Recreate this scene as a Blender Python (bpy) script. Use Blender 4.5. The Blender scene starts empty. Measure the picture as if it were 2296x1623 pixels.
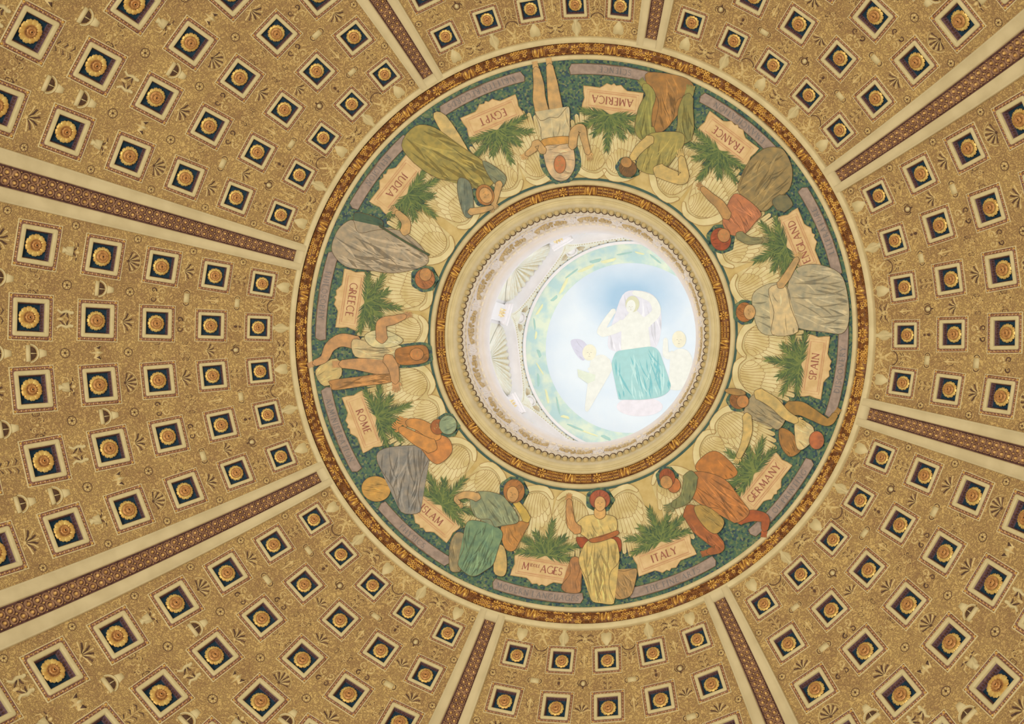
import bpy, bmesh, math, random
from mathutils import Vector, Matrix
PI = math.pi
C = bpy.context.scene.collection
sc = bpy.context.scene

# ------------------------------------------------------------------ camera
# world: z up, dome axis at x = y = 0, floor at z = 0, metres
F_PX = 3524.5
CAM = Vector((6.6254, 1.8447, 1.6))
TILT = Vector((-0.028536, 0.209368, 0.0))
_th = TILT.length
_R = Matrix.Rotation(_th, 3, TILT / _th)          # world -> (right, down, forward)
cam = bpy.data.objects.new('camera', bpy.data.cameras.new('camera'))
C.objects.link(cam)
r0, r1, r2 = _R[0], _R[1], _R[2]
M = Matrix((( r0[0], -r1[0], -r2[0], CAM.x), (r0[1], -r1[1], -r2[1], CAM.y), (r0[2], -r1[2], -r2[2], CAM.z), (0, 0, 0, 1)))
cam.matrix_world = M
cam.data.sensor_width = 36.0
cam.data.lens = F_PX / 2296 * 36.0
cam.data.clip_end = 300
sc.camera = cam

# ------------------------------------------------------------------ view and light
sc.view_settings.view_transform = 'Standard'
sc.view_settings.look = 'None'
sc.view_settings.exposure = 0.0
sc.view_settings.gamma = 1.0
sc.view_settings.use_curve_mapping = False

w = bpy.data.worlds.new('hall_light'); sc.world = w; w.use_nodes = True
bg = w.node_tree.nodes['Background']
bg.inputs[0].default_value = (1.0, 0.895, 0.60, 1)
bg.inputs[1].default_value = 0.60

def area(name, loc, target, size, energy, col, sy=None):
    l = bpy.data.lights.new(name, 'AREA'); l.energy = energy; l.color = col; l.size = size
    if sy: l.shape = 'RECTANGLE'; l.size_y = sy
    o = bpy.data.objects.new(name, l); C.objects.link(o); o.location = loc
    o.rotation_euler = (Vector(target) - Vector(loc)).to_track_quat('-Z', 'Y').to_euler()
    return o
BAY0 = 3.020535          # azimuth of the middle of the first bay
RIBAZ = [BAY0 - PI/8 + k * PI/4 for k in range(8)]
for k in range(4):       # added unseen spots aimed up; their soft cones dim the outer dome
    a = .4 + k*PI/2
    l = bpy.data.lights.new('added_dome_spot', 'SPOT'); l.energy = 6800; l.color = (1.0, .86, .57); l.spot_size = math.radians(84); l.spot_blend = 1.0; l.shadow_soft_size = 1.2
    o = bpy.data.objects.new('added_dome_spot', l); C.objects.link(o); o.location = (5.0*math.cos(a), 5.0*math.sin(a), 2.5)
    o.rotation_euler = (Vector((0, 0, 41)) - o.location).to_track_quat('-Z', 'Y').to_euler()
for k in range(8):       # daylight through the lantern windows
    a = BAY0 + k * PI/4
    area('lantern_window_light', (3.55*math.cos(a), 3.55*math.sin(a), 45.4), (-3*math.cos(a), -3*math.sin(a), 46.2), 1.6, 20, (.92, .95, 1.0), 2.0)

# ------------------------------------------------------------------ geometry helpers
S = 15.24                 # dome radius
ZC = 24.7925 + 1.6        # height of the sphere's centre
def lin(c): return tuple(((v/255)/12.92 if v/255 <= .04045 else ((v/255+.055)/1.055)**2.4) for v in c)
LH = (.90, .78, .51)
def obs(c):
    l = lin(c); return tuple(min(.9, max(.004, l[i]/LH[i])) for i in range(3)) + (1,)
def obl(c):
    l = lin(c); return tuple(min(.9, max(.004, l[i]/.98)) for i in range(3)) + (1,)

def sph(th, az, dn=0.0, R=S):
    r = R - dn
    return Vector((r*math.sin(th)*math.cos(az), r*math.sin(th)*math.sin(az), ZC + r*math.cos(th)))
def spr(r, az, dn=0.0):
    return sph(math.asin(r/S), az, dn)
def frame(th, az, dn=0.0, roll=0.0, sc_=1.0):
    z = -Vector((math.sin(th)*math.cos(az), math.sin(th)*math.sin(az), math.cos(th)))
    y = Vector((-math.cos(th)*math.cos(az), -math.cos(th)*math.sin(az), math.sin(th)))
    x = y.cross(z)
    m = Matrix((x, y, z)).transposed().to_4x4()
    m = m @ Matrix.Rotation(roll, 4, 'Z') @ Matrix.Scale(sc_, 4)
    m.translation = sph(th, az, dn)
    return m
def project(P):
    q = _R @ (P - CAM)
    return 1148 + F_PX*q.x/q.z, 811.5 + F_PX*q.y/q.z
def in_view(P, mg=60):
    x, y = project(P); return -mg < x < 2296+mg and -mg < y < 1623+mg
def ray(x, y): return (_R.transposed() @ Vector(((x-1148)/F_PX, (y-811.5)/F_PX, 1))).normalized()
RM = 15.17
def hit(x, y, R, cz):
    d = ray(x, y); o = CAM - Vector((0, 0, cz)); b = o.dot(d); c = o.dot(o) - R*R
    return CAM + d * (-b + math.sqrt(b*b - c))
def at(x, y, dn=0.0):            # photo pixel -> point on the mural's curved surface
    p = hit(x, y, RM, ZC); n = (Vector((0, 0, ZC)) - p).normalized()
    return p + n*dn
CAPR = 5.34; CAPZ = 44.16 + 1.6
def atcap(x, y, dn=0.0):         # photo pixel -> point on the lantern's painted saucer
    p = hit(x, y, CAPR, CAPZ); n = (Vector((0, 0, CAPZ)) - p).normalized()
    return p + n*dn*.4

# ------------------------------------------------------------------ materials
def newmat(name):
    m = bpy.data.materials.new(name); m.use_nodes = True
    nt = m.node_tree; b = nt.nodes['Principled BSDF']; return m, nt, b
def noise_mat(name, c1, c2, scale=6.0, rough=.6, metal=0.0, bump=0.0, bscale=None, detail=4, lo=.35, hi=.65, spec=.3, dist=.02):
    m, nt, b = newmat(name)
    tc = nt.nodes.new('ShaderNodeTexCoord')
    n = nt.nodes.new('ShaderNodeTexNoise'); n.inputs['Scale'].default_value = scale; n.inputs['Detail'].default_value = detail
    nt.links.new(tc.outputs['Object'], n.inputs['Vector'])
    r = nt.nodes.new('ShaderNodeValToRGB'); r.color_ramp.elements[0].position = lo; r.color_ramp.elements[1].position = hi
    r.color_ramp.elements[0].color = c1; r.color_ramp.elements[1].color = c2
    nt.links.new(n.outputs['Fac'], r.inputs['Fac']); nt.links.new(r.outputs['Color'], b.inputs['Base Color'])
    b.inputs['Roughness'].default_value = rough; b.inputs['Metallic'].default_value = metal
    b.inputs['Specular IOR Level'].default_value = spec
    if bump:
        n2 = nt.nodes.new('ShaderNodeTexNoise'); n2.inputs['Scale'].default_value = bscale or scale*3; n2.inputs['Detail'].default_value = 3
        nt.links.new(tc.outputs['Object'], n2.inputs['Vector'])
        bp = nt.nodes.new('ShaderNodeBump'); bp.inputs['Strength'].default_value = bump; bp.inputs['Distance'].default_value = dist
        nt.links.new(n2.outputs['Fac'], bp.inputs['Height']); nt.links.new(bp.outputs['Normal'], b.inputs['Normal'])
    return m
def dk(c, f): return tuple(max(0, min(255, v*f)) for v in c)

M_CREAM = noise_mat('cream_plaster', obs((205, 184, 132)), obs((218, 197, 144)), 3, .6)
M_RIBC = noise_mat('rib_cream_plaster', obs((200, 179, 130)), obs((212, 191, 141)), 2, .55)
M_FRAME = noise_mat('coffer_frame_plaster', obs((200, 180, 126)), obs((210, 190, 136)), 3, .5)
M_GOLD = noise_mat('gilding', obs((196, 142, 66)), obs((234, 188, 98)), 9, .34, .35, .25, 40, dist=.01)
M_GOLDP = noise_mat('petal_gilding', obs((204, 154, 76)), obs((240, 198, 112)), 3, .36, .3)
M_GOLDR = noise_mat('red_gilding', obs((168, 114, 64)), obs((208, 152, 86)), 5, .42, .3)
M_GOLDD = noise_mat('dark_gilding', obs((112, 68, 36)), obs((160, 106, 54)), 14, .5, .2)
M_PURP = noise_mat('purple_brown_paint', obs((96, 62, 52)), obs((134, 92, 72)), 12, .55, 0, .5, 30)
M_PURPW = noise_mat('purple_recess_paint', obs((104, 76, 78)), obs((142, 108, 104)), 10, .6, 0, .5, 22)
M_BORD = noise_mat('brown_border_paint', obs((112, 74, 60)), obs((150, 106, 82)), 9, .55, 0)
M_BEGG = noise_mat('border_egg_paint', obs((176, 132, 92)), obs((206, 162, 112)), 3, .5, .1)
M_BLUE = noise_mat('deep_blue_paint', obs((24, 46, 56)), obs((36, 66, 78)), 6, .65)
M_BLACK = noise_mat('dark_hollow', obs((40, 26, 20)), obs((56, 36, 28)), 6, .7)
M_BEAD = noise_mat('bead_plaster', obs((192, 166, 110)), obs((206, 180, 124)), 5, .5)
M_WHITE = noise_mat('lantern_white_plaster', obl((233, 228, 230)), obl((239, 234, 236)), 3, .45)
M_SWAG = noise_mat('swag_plaster', obl((186, 166, 130)), obl((216, 198, 166)), 9, .5, 0, .3, 30)
M_SHELLM = noise_mat('shell_plaster', obl((236, 228, 208)), obl((246, 240, 228)), 3, .5)
M_LGOLD = noise_mat('pale_gilding', obl((222, 198, 146)), obl((240, 222, 178)), 6, .35, .3)
M_LDARK = noise_mat('dark_star_band', obl((110, 96, 70)), obl((160, 142, 100)), 20, .5)
M_LINE = noise_mat('painted_outline', obs((96, 76, 50)), obs((112, 90, 60)), 6, .7)
M_LINEB = noise_mat('painted_brown_line', obs((168, 134, 84)), obs((184, 150, 96)), 6, .7)

def stucco_mat():
    m, nt, b = newmat('arabesque_stucco')
    N = nt.nodes.new; K = nt.links.new
    tc = N('ShaderNodeTexCoord')
    def noise(sc_, det, dist=0.0):
        n = N('ShaderNodeTexNoise'); n.inputs['Scale'].default_value = sc_; n.inputs['Detail'].default_value = det; n.inputs['Distortion'].default_value = dist
        K(tc.outputs['Object'], n.inputs['Vector']); return n.outputs['Fac']
    def math_(op, a, b_=None, v=None):
        n = N('ShaderNodeMath'); n.operation = op; n.use_clamp = False
        K(a, n.inputs[0])
        if b_ is not None: K(b_, n.inputs[1])
        elif v is not None: n.inputs[1].default_value = v
        return n.outputs[0]
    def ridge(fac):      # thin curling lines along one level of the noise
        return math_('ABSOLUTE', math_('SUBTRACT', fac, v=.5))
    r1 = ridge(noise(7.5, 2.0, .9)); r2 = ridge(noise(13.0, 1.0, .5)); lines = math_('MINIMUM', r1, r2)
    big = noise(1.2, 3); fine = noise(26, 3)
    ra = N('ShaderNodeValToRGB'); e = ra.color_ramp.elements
    e[0].position = .0; e[0].color = obs((158, 124, 82)); e[1].position = .12; e[1].color = obs((202, 168, 104))  # brown end of the ramp colours in shadows of the fine relief
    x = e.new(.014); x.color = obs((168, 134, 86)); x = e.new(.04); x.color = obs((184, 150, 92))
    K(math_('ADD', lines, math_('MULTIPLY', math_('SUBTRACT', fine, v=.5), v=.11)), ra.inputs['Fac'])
    rb = N('ShaderNodeValToRGB'); rb.color_ramp.elements[0].position = .36; rb.color_ramp.elements[0].color = (.80, .72, .72, 1)
    rb.color_ramp.elements[1].position = .6; rb.color_ramp.elements[1].color = (1.04, 1.02, .94, 1)
    K(big, rb.inputs['Fac'])
    mx = N('ShaderNodeMix'); mx.data_type = 'RGBA'; mx.blend_type = 'MULTIPLY'; mx.inputs[0].default_value = .7
    K(ra.outputs['Color'], mx.inputs[6]); K(rb.outputs['Color'], mx.inputs[7]); K(mx.outputs[2], b.inputs['Base Color'])
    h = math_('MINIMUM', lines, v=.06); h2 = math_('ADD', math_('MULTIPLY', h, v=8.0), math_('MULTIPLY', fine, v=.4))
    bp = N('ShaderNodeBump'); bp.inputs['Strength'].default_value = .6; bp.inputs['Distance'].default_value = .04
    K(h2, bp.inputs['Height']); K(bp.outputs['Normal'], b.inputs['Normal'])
    b.inputs['Roughness'].default_value = .6; b.inputs['Specular IOR Level'].default_value = .25
    return m
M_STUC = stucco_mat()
M_REL = noise_mat('relief_stucco', obs((190, 158, 98)), obs((218, 188, 124)), 9, .55, 0, .3, 30)
M_RELD = noise_mat('relief_painted_shade', obs((76, 54, 44)), obs((110, 80, 58)), 9, .6)  # shading of the ornaments, put into the colour of their dark parts
M_RELC = noise_mat('relief_cream', obs((206, 184, 128)), obs((216, 194, 138)), 4, .55)

def mosaic_mat():
    m, nt, b = newmat('green_blue_mosaic')
    tc = nt.nodes.new('ShaderNodeTexCoord')
    v = nt.nodes.new('ShaderNodeTexVoronoi'); v.inputs['Scale'].default_value = 19; v.distance = 'CHEBYCHEV'
    nt.links.new(tc.outputs['Object'], v.inputs['Vector'])
    sep = nt.nodes.new('ShaderNodeSeparateColor'); nt.links.new(v.outputs['Color'], sep.inputs[0])
    r = nt.nodes.new('ShaderNodeValToRGB'); r.color_ramp.interpolation = 'CONSTANT'
    e = r.color_ramp.elements; e[0].position = 0; e[0].color = obs((66, 98, 80)); e[1].position = .2; e[1].color = obs((88, 112, 78))
    for p_, c_ in ((.4, (52, 78, 86)), (.52, (74, 104, 82)), (.68, (106, 122, 78)), (.8, (42, 66, 72)), (.92, (122, 128, 88))):
        x = e.new(p_); x.color = obs(c_)
    nt.links.new(sep.outputs[0], r.inputs['Fac'])
    nt.links.new(r.outputs['Color'], b.inputs['Base Color']); b.inputs['Roughness'].default_value = .6
    return m
M_MOS = mosaic_mat()
M_MGOLD = noise_mat('mural_gold_ground', obs((196, 166, 98)), obs((216, 188, 122)), 4, .6, lo=.3, hi=.7)
_pm = {}
def paint_mat(c, lantern=False, var=.09, scale=6.0):
    k = (c, lantern)
    if lantern: var = .02
    else: c = tuple(v*.87+q*.13 for v, q in zip(c, (172, 148, 98)))
    if k not in _pm:
        f = obl if lantern else obs
        h = 0 if lantern else 5
        lo_, hi_ = dk(c, 1-var), dk(c, 1+var)
        _pm[k] = noise_mat('fresco_paint', f((lo_[0]-h, lo_[1], lo_[2]+h)), f((hi_[0]+h, hi_[1], hi_[2]-h)), scale, .65, lo=.3, hi=.7)
    return _pm[k]

# ------------------------------------------------------------------ object helpers
def setp(o, label=None, cat=None, group=None, kind=None):
    if label: o['label'] = label
    if cat: o['category'] = cat
    if group: o['group'] = group
    if kind: o['kind'] = kind
    return o
def obj(name, bm, mats, parent=None, smooth=True):
    me = bpy.data.meshes.new(name)
    if smooth:
        for f in bm.faces: f.smooth = True
    bm.to_mesh(me); bm.free()
    for m in (mats if isinstance(mats, (list, tuple)) else [mats]): me.materials.append(m)
    o = bpy.data.objects.new(name, me); C.objects.link(o)
    if parent: o.parent = parent
    return o
def meshobj(name, me, parent, mat=None):
    o = bpy.data.objects.new(name, me); C.objects.link(o); o.parent = parent
    if mat is not None: o.matrix_local = mat
    return o
def empty(name, m=None):
    o = bpy.data.objects.new(name, None); C.objects.link(o); o.empty_display_size = .2
    if m is not None: o.matrix_world = m
    return o
def clone_tree(src, m):
    r = src.copy(); C.objects.link(r); r.matrix_world = m
    for ch in src.children:
        c = ch.copy(); C.objects.link(c); c.parent = r
        for g in ch.children:
            d = g.copy(); C.objects.link(d); d.parent = c
    return r
def lathe(bm, prof, a0=0, a1=2*PI, seg=240, mi=0):
    """prof: list of (r, z)."""
    closed = abs(a1-a0-2*PI) < 1e-6
    n = seg if closed else seg+1
    rings = []
    for i in range(n):
        a = a0 + (a1-a0)*i/seg
        rings.append([bm.verts.new((r*math.cos(a), r*math.sin(a), z)) for r, z in prof])
    for i in range(seg):
        A = rings[i]; B = rings[(i+1) % n]
        for j in range(len(prof)-1):
            f = bm.faces.new((A[j], A[j+1], B[j+1], B[j])); f.material_index = mi
def sprof(lst):        # (r on the sphere, raise) -> (r, z)
    out = []
    for r, dn in lst:
        p = spr(r, 0, dn); out.append((p.x, p.z))
    return out
def blob(bm, x, y, rx, ry, h, rot=0.0, z=0.0, mi=0, n=8, M_=None, rings=2):
    """a half ellipsoid lump standing on the plane z"""
    T = Matrix.Translation((x, y, z)) @ Matrix.Rotation(rot, 4, 'Z')
    if M_ is not None: T = M_ @ T
    prev = None
    for k in range(rings):
        t = (PI/2)*k/rings
        cur = [bm.verts.new(T @ Vector((rx*math.cos(t)*math.cos(2*PI*i/n), ry*math.cos(t)*math.sin(2*PI*i/n), h*math.sin(t)))) for i in range(n)]
        if prev:
            for i in range(n):
                f = bm.faces.new((prev[i], prev[(i+1) % n], cur[(i+1) % n], cur[i])); f.material_index = mi
        prev = cur
    top = bm.verts.new(T @ Vector((0, 0, h)))
    for i in range(n):
        f = bm.faces.new((prev[i], prev[(i+1) % n], top)); f.material_index = mi
def strip(bm, pts, w0, w1, h, z=0.0, mi=0, M_=None, taper=None):
    """a raised, rounded, tapering moulding along a flat polyline"""
    n = len(pts); prev = None
    for i, p in enumerate(pts):
        a = pts[max(0, i-1)]; b = pts[min(n-1, i+1)]
        d = Vector((b[0]-a[0], b[1]-a[1])); d = d.normalized() if d.length > 1e-9 else Vector((1, 0))
        nn = Vector((-d.y, d.x)); t = i/(n-1); ww = w0*(1-t)+w1*t
        if taper: ww *= math.sin(PI*min(1, max(0, .12+.76*t)))
        hh = h*ww/max(w0, w1)
        cur = []
        for s, zz in ((-1, 0), (-.6, .8), (0, 1), (.6, .8), (1, 0)):
            v = Vector((p[0]+nn.x*ww*s, p[1]+nn.y*ww*s, z+hh*zz))
            cur.append(bm.verts.new(M_ @ v if M_ is not None else v))
        if prev:
            for j in range(4):
                f = bm.faces.new((prev[j], prev[j+1], cur[j+1], cur[j])); f.material_index = mi
        prev = cur
def prism(bm, pts, h, z=0.0, mi=0, M_=None, inset=0.0):
    cx = sum(p[0] for p in pts)/len(pts); cy = sum(p[1] for p in pts)/len(pts)
    g = lambda v: bm.verts.new(M_ @ v if M_ is not None else v)
    a = [g(Vector((p[0], p[1], z))) for p in pts]
    b = [g(Vector((cx+(p[0]-cx)*(1-inset), cy+(p[1]-cy)*(1-inset), z+h))) for p in pts]
    n = len(pts)
    for i in range(n):
        f = bm.faces.new((a[i], a[(i+1) % n], b[(i+1) % n], b[i])); f.material_index = mi
    f = bm.faces.new(b); f.material_index = mi
def arc(cx, cy, r, a0, a1, n=10, k=1.0):
    """spiral arc, radius shrinks to r*k"""
    return [(cx+r*(1+(k-1)*i/n)*math.cos(a0+(a1-a0)*i/n), cy+r*(1+(k-1)*i/n)*math.sin(a0+(a1-a0)*i/n)) for i in range(n+1)]

# ------------------------------------------------------------------ the dome shell (setting)
TH_ROW = [0.552791, 0.632367, 0.722351, 0.820548, 0.929910, 1.047420, 1.174, 1.31]
DPHI = 0.1397994
TH_A = math.asin(7.318/S)
TH_MAX = 1.47
RIBW = 0.0475
BAYHW = PI/8 - RIBW
def half_side(k): return 0.688*math.sin(TH_ROW[k])
HOLE = .72
TAB = ['ROME and GREECE', 'JUDEA', 'EGYPT and AMERICA', 'FRANCE', 'ENGLAND and SPAIN', 'GERMANY', 'ITALY and M AGES', 'ISLAM']
def bay_has(k, j, c):
    return in_view(sph(TH_ROW[j], BAY0 + k*PI/4 + (c-2)*DPHI), 170)

bays = []
for k in range(8):
    azc = BAY0 + k*PI/4
    holes = {(j, c) for j in range(8) for c in range(5) if bay_has(k, j, c)}
    ths = [TH_A - .004]
    for j in range(8):
        hh = half_side(j)*HOLE/S
        ths += [TH_ROW[j]-hh, TH_ROW[j]+hh]
    ths.append(TH_MAX)
    azs = [-BAYHW - .006]
    ha = .688/S*HOLE
    for c in range(5):
        azs += [(c-2)*DPHI - ha, (c-2)*DPHI + ha]
    azs.append(BAYHW + .006)
    bm = bmesh.new(); vd = {}
    def V(t, a):
        key = (round(t, 5), round(a, 5))
        if key not in vd: vd[key] = bm.verts.new(sph(t, azc + a))
        return vd[key]
    SUB = 3
    for i in range(len(ths)-1):
        for q in range(len(azs)-1):
            if i % 2 == 1 and q % 2 == 1 and ((i-1)//2, (q-1)//2) in holes: continue
            for si in range(SUB):
                for sq in range(SUB):
                    t0 = ths[i]+(ths[i+1]-ths[i])*si/SUB; t1 = ths[i]+(ths[i+1]-ths[i])*(si+1)/SUB
                    a0 = azs[q]+(azs[q+1]-azs[q])*sq/SUB; a1 = azs[q]+(azs[q+1]-azs[q])*(sq+1)/SUB
                    bm.faces.new((V(t0, a0), V(t1, a0), V(t1, a1), V(t0, a1)))
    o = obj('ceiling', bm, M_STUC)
    setp(o, 'ochre arabesque stucco field of the dome bay beyond %s' % TAB[k], 'ceiling', kind='structure')
    bays.append(o)
bm = bmesh.new()
lathe(bm, [(16.0*math.sin(t), ZC+16.0*math.cos(t)) for t in [math.asin(3.9/16)+(1.50-math.asin(3.9/16))*i/24 for i in range(25)]], seg=96)
setp(obj('light_blocking_shell', bm, M_BLACK), 'added backing shell behind the coffered dome, blocking stray light', 'light_blocking_shell', kind='structure')  # closed backing sphere added to keep world light from leaking through gaps

bm = bmesh.new(); zb = ZC + S*math.cos(1.47)
lathe(bm, [(15.96, zb+.1), (15.3, zb+.05), (14.7, zb), (14.65, zb-.25), (14.85, zb-.35), (14.9, zb-.7), (15.1, zb-.8), (15.2, zb-1.6), (15.2, zb-7.0)], seg=160)
setp(obj('wall_drum', bm, M_CREAM), 'cream cornice and drum wall under the dome', 'wall', kind='structure')
# ------------------------------------------------------------------ cream mouldings (setting)
def ring(name, prof, mat, label, seg=288):
    bm = bmesh.new(); lathe(bm, prof, seg=seg)
    return setp(obj(name, bm, mat), label, 'moulding', kind='structure')
ring('trim_1', sprof([(7.33, -.02), (7.325, .10), (7.31, .12), (7.22, .125), (7.205, .11), (7.195, .02)]), M_CREAM, 'cream moulding outside the wide gilded garland ring')
ring('trim_2', sprof([(6.93, .0), (6.925, .10), (6.915, .12), (6.84, .12), (6.825, .10), (6.819, .05), (6.815, .0)]), M_CREAM, 'cream moulding between wide garland ring and mural')
ring('trim_3', sprof([(3.962, -.02), (3.952, .08), (3.93, .12), (3.88, .14), (3.84, .12), (3.82, .07), (3.812, .0)]), M_CREAM, 'cream moulding between mural and narrow gilded ring')
def up(l): return [(r, z+1.6) for r, z in l]
ring('trim_4', up([(3.562, 39.62), (3.559, 39.545), (3.545, 39.46), (3.50, 39.44), (3.47, 39.455), (3.455, 39.52), (3.44, 39.53), (3.43, 39.49), (3.40, 39.475), (3.33, 39.50), (3.315, 39.54), (3.30, 39.56), (3.275, 39.60), (3.24, 39.72), (3.163, 39.80)]), M_CREAM, 'stepped cream moulding inside the narrow gilded ring')
ring('trim_5', up([(3.165, 39.79), (3.13, 39.76), (3.115, 39.80), (3.125, 39.88), (3.10, 39.92), (3.075, 39.92), (3.07, 39.97), (3.085, 40.02), (2.99, 40.56), (2.955, 40.58), (2.95, 40.64), (2.915, 40.66), (2.91, 40.74), (2.895, 40.76), (2.89, 40.82), (2.86, 40.85), (2.825, 40.93), (2.80, 41.05), (2.785, 41.18), (2.785, 41.30), (2.80, 41.42), (2.86, 41.48), (3.80, 41.5)]), M_WHITE, 'bright white moulding of the oculus lip')

# ------------------------------------------------------------------ coffers
def rsq(h, rad, n=4):
    """rounded square loop of half side h"""
    out = []
    for q, (sx, sy) in enumerate(((1, 1), (-1, 1), (-1, -1), (1, -1))):
        for i in range(n+1):
            a = q*PI/2 + PI/2*i/n
            out.append((sx*(h-rad)+rad*math.cos(a), sy*(h-rad)+rad*math.sin(a)))
    return out
def sweep(bm, loops, mi=0, cap=False):
    prev = None
    for (h, rad, z) in loops:
        cur = [bm.verts.new((x, y, z)) for x, y in rsq(h, rad)]
        if prev:
            n = len(cur)
            for i in range(n):
                f = bm.faces.new((prev[i], prev[(i+1) % n], cur[(i+1) % n], cur[i])); f.material_index = mi
        prev = cur
    if cap:
        f = bm.faces.new(prev); f.material_index = mi

def coffer_border():
    bm = bmesh.new()
    sweep(bm, [(1.015, .01, -.03), (1.015, .01, .05), (1.0, .01, .06), (.972, .01, .05)], 2)
    sweep(bm, [(.972, .01, .05), (.96, .01, .01), (.84, .05, .01), (.81, .06, .05)], 0)
    for s in range(4):
        T = Matrix.Rotation(s*PI/2, 4, 'Z')
        for i in range(8):
            x = -.72 + 1.44*i/7
            blob(bm, x, .905, .034, .030, .07, .3, .01, 3, n=6, M_=T)
            blob(bm, x+.10, .885, .05, .05, .03, .3, .01, 1, n=6, M_=T)
        blob(bm, .90, .90, .06, .06, .09, 0, .01, 3, n=6, M_=T)
        for d in (-1, 1): blob(bm, .90+d*.05, .90-d*.05, .04, .02, .07, -PI/4, .01, 2, n=6, M_=T)
    return bm
def coffer_frame():
    bm = bmesh.new()
    sweep(bm, [(.82, .09, .0), (.818, .09, .07), (.80, .09, .105), (.77, .08, .12), (.68, .05, .12), (.64, .03, .105), (.615, .015, .07), (.61, .01, -.02)])
    return bm
def coffer_recess():
    bm = bmesh.new()
    sweep(bm, [(.612, .01, -.01), (.60, .01, -.06), (.575, .01, -.38)])
    for s in range(4):
        T = Matrix.Rotation(s*PI/2, 4, 'Z') @ Matrix.Translation((0, .59, -.20)) @ Matrix.Rotation(PI/2+.07, 4, 'X')
        for i in range(9):
            blob(bm, -.49+.98*i/8, 0, .045, .12, .025, 0, 0, 1, n=6, M_=T)
    return bm
def coffer_back():
    bm = bmesh.new()
    vs = [bm.verts.new((x, y, -.375)) for x, y in ((-.59, -.59), (.59, -.59), (.59, .59), (-.59, .59))]
    bm.faces.new(vs); return bm
def petal(bm, ang, r_in, r_out, wid, z0, z1, mi, notch=False, cup=.05):
    T = Matrix.Rotation(ang, 4, 'Z')
    pr = []
    N = 5
    for i in range(N+1):
        t = i/N; r = r_in+(r_out-r_in)*t
        ww = wid*(.42+.58*math.sin(PI*min(1, t*.62+.12)))
        if i == N: ww *= .52 if not notch else .72
        z = z0+(z1-z0)*t + .05*math.sin(PI*t)
        row = []
        for s in (-1, -.5, 0, .5, 1):
            zz = z + cup*(1-abs(s))*.9 - (.05 if s == 0 else 0)
            rr = r - (.02*abs(s) if i == N else 0) - (.035 if (notch and i == N and s == 0) else 0)
            row.append(bm.verts.new(T @ Vector((rr, ww*s, zz))))
        if pr:
            for j in range(4):
                f = bm.faces.new((pr[j], row[j], row[j+1], pr[j+1])); f.material_index = mi
        pr = row
    # underside so that the leaf has thickness
    f = None
def rosette_a():
    bm = bmesh.new()
    for i in range(12): petal(bm, 2*PI*i/12, .20, .485, .105, -.17, -.20, 0, True)
    for i in range(8): petal(bm, 2*PI*(i+.25)/8, .09, .33, .12, -.10, -.09, 1, True)
    for i in range(8): petal(bm, 2*PI*(i+.75)/8, .09, .27, .06, -.12, -.13, 0, False)
    for i in range(6): petal(bm, 2*PI*i/6, .05, .18, .075, -.04, -.03, 1, False)
    lathe_z(bm, [(.14, -.38), (.12, -.30), (.20, -.24), (.33, -.21)], 1)
    return bm
def rosette_b():
    bm = bmesh.new()
    for i in range(10): petal(bm, 2*PI*i/10, .20, .50, .135, -.17, -.17, 0, True, .07)
    for i in range(16): blob(bm, .255*math.cos(2*PI*i/16), .255*math.sin(2*PI*i/16), .028, .028, .05, 0, -.12, 1, n=6)
    for i in range(10): petal(bm, 2*PI*(i+.5)/10, .08, .22, .07, -.09, -.07, 1, False)
    lathe_z(bm, [(.14, -.38), (.12, -.28), (.20, -.22), (.30, -.17), (.29, -.13), (.24, -.12), (.2, -.14), (.08, -.12)], 1)
    return bm
def lathe_z(bm, prof, mi=0, n=20):
    prev = None
    for r, z in prof:
        cur = [bm.verts.new((r*math.cos(2*PI*i/n), r*math.sin(2*PI*i/n), z)) for i in range(n)]
        if prev:
            for i in range(n):
                f = bm.faces.new((prev[i], prev[(i+1) % n], cur[(i+1) % n], cur[i])); f.material_index = mi
        prev = cur
def boss():
    bm = bmesh.new()
    lathe_z(bm, [(.085, -.10), (.09, -.03), (.07, .01), (.048, .015), (.04, -.03)], 0, 14)
    lathe_z(bm, [(.04, -.03), (.02, -.015), (.001, -.01)], 1, 14)
    return bm
def make_coffer(rb):
    e = empty('ceiling_coffer')
    obj('border', coffer_border(), [M_BORD, M_BEGG, M_RELC, M_GOLD], e)
    obj('frame', coffer_frame(), M_FRAME, e)
    obj('recess', coffer_recess(), [M_PURPW, M_PURP], e, smooth=False)
    obj('back_panel', coffer_back(), M_BLUE, e)
    r = obj('rosette', rb(), [M_GOLDP, M_GOLDR], e)
    b = obj('boss', boss(), [M_GOLDR, M_BLACK], r)
    return e
ORD = ['innermost', 'second', 'third', 'fourth', 'fifth', 'sixth', 'seventh', 'eighth']
COL = ['first', 'second', 'third', 'fourth', 'fifth']
protoA, protoB = make_coffer(rosette_a), make_coffer(rosette_b)
used = set()
for k in range(8):
    for j in range(8):
        for c in range(5):
            if not bay_has(k, j, c): continue
            az = BAY0 + k*PI/4 + (c-2)*DPHI
            m = frame(TH_ROW[j], az, .012, 0, half_side(j))
            pr = protoA if j < 4 else protoB
            if pr.name not in used:
                used.add(pr.name); o = pr; o.matrix_world = m
            else: o = clone_tree(pr, m)
            row = 'innermost row' if j == 0 else ORD[j] + ' row out'
            setp(o, 'blue coffer with gold rosette, %s, %s clockwise, bay beyond %s' % (row, COL[c], TAB[k]), 'coffer', 'coffers of the dome')

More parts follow.
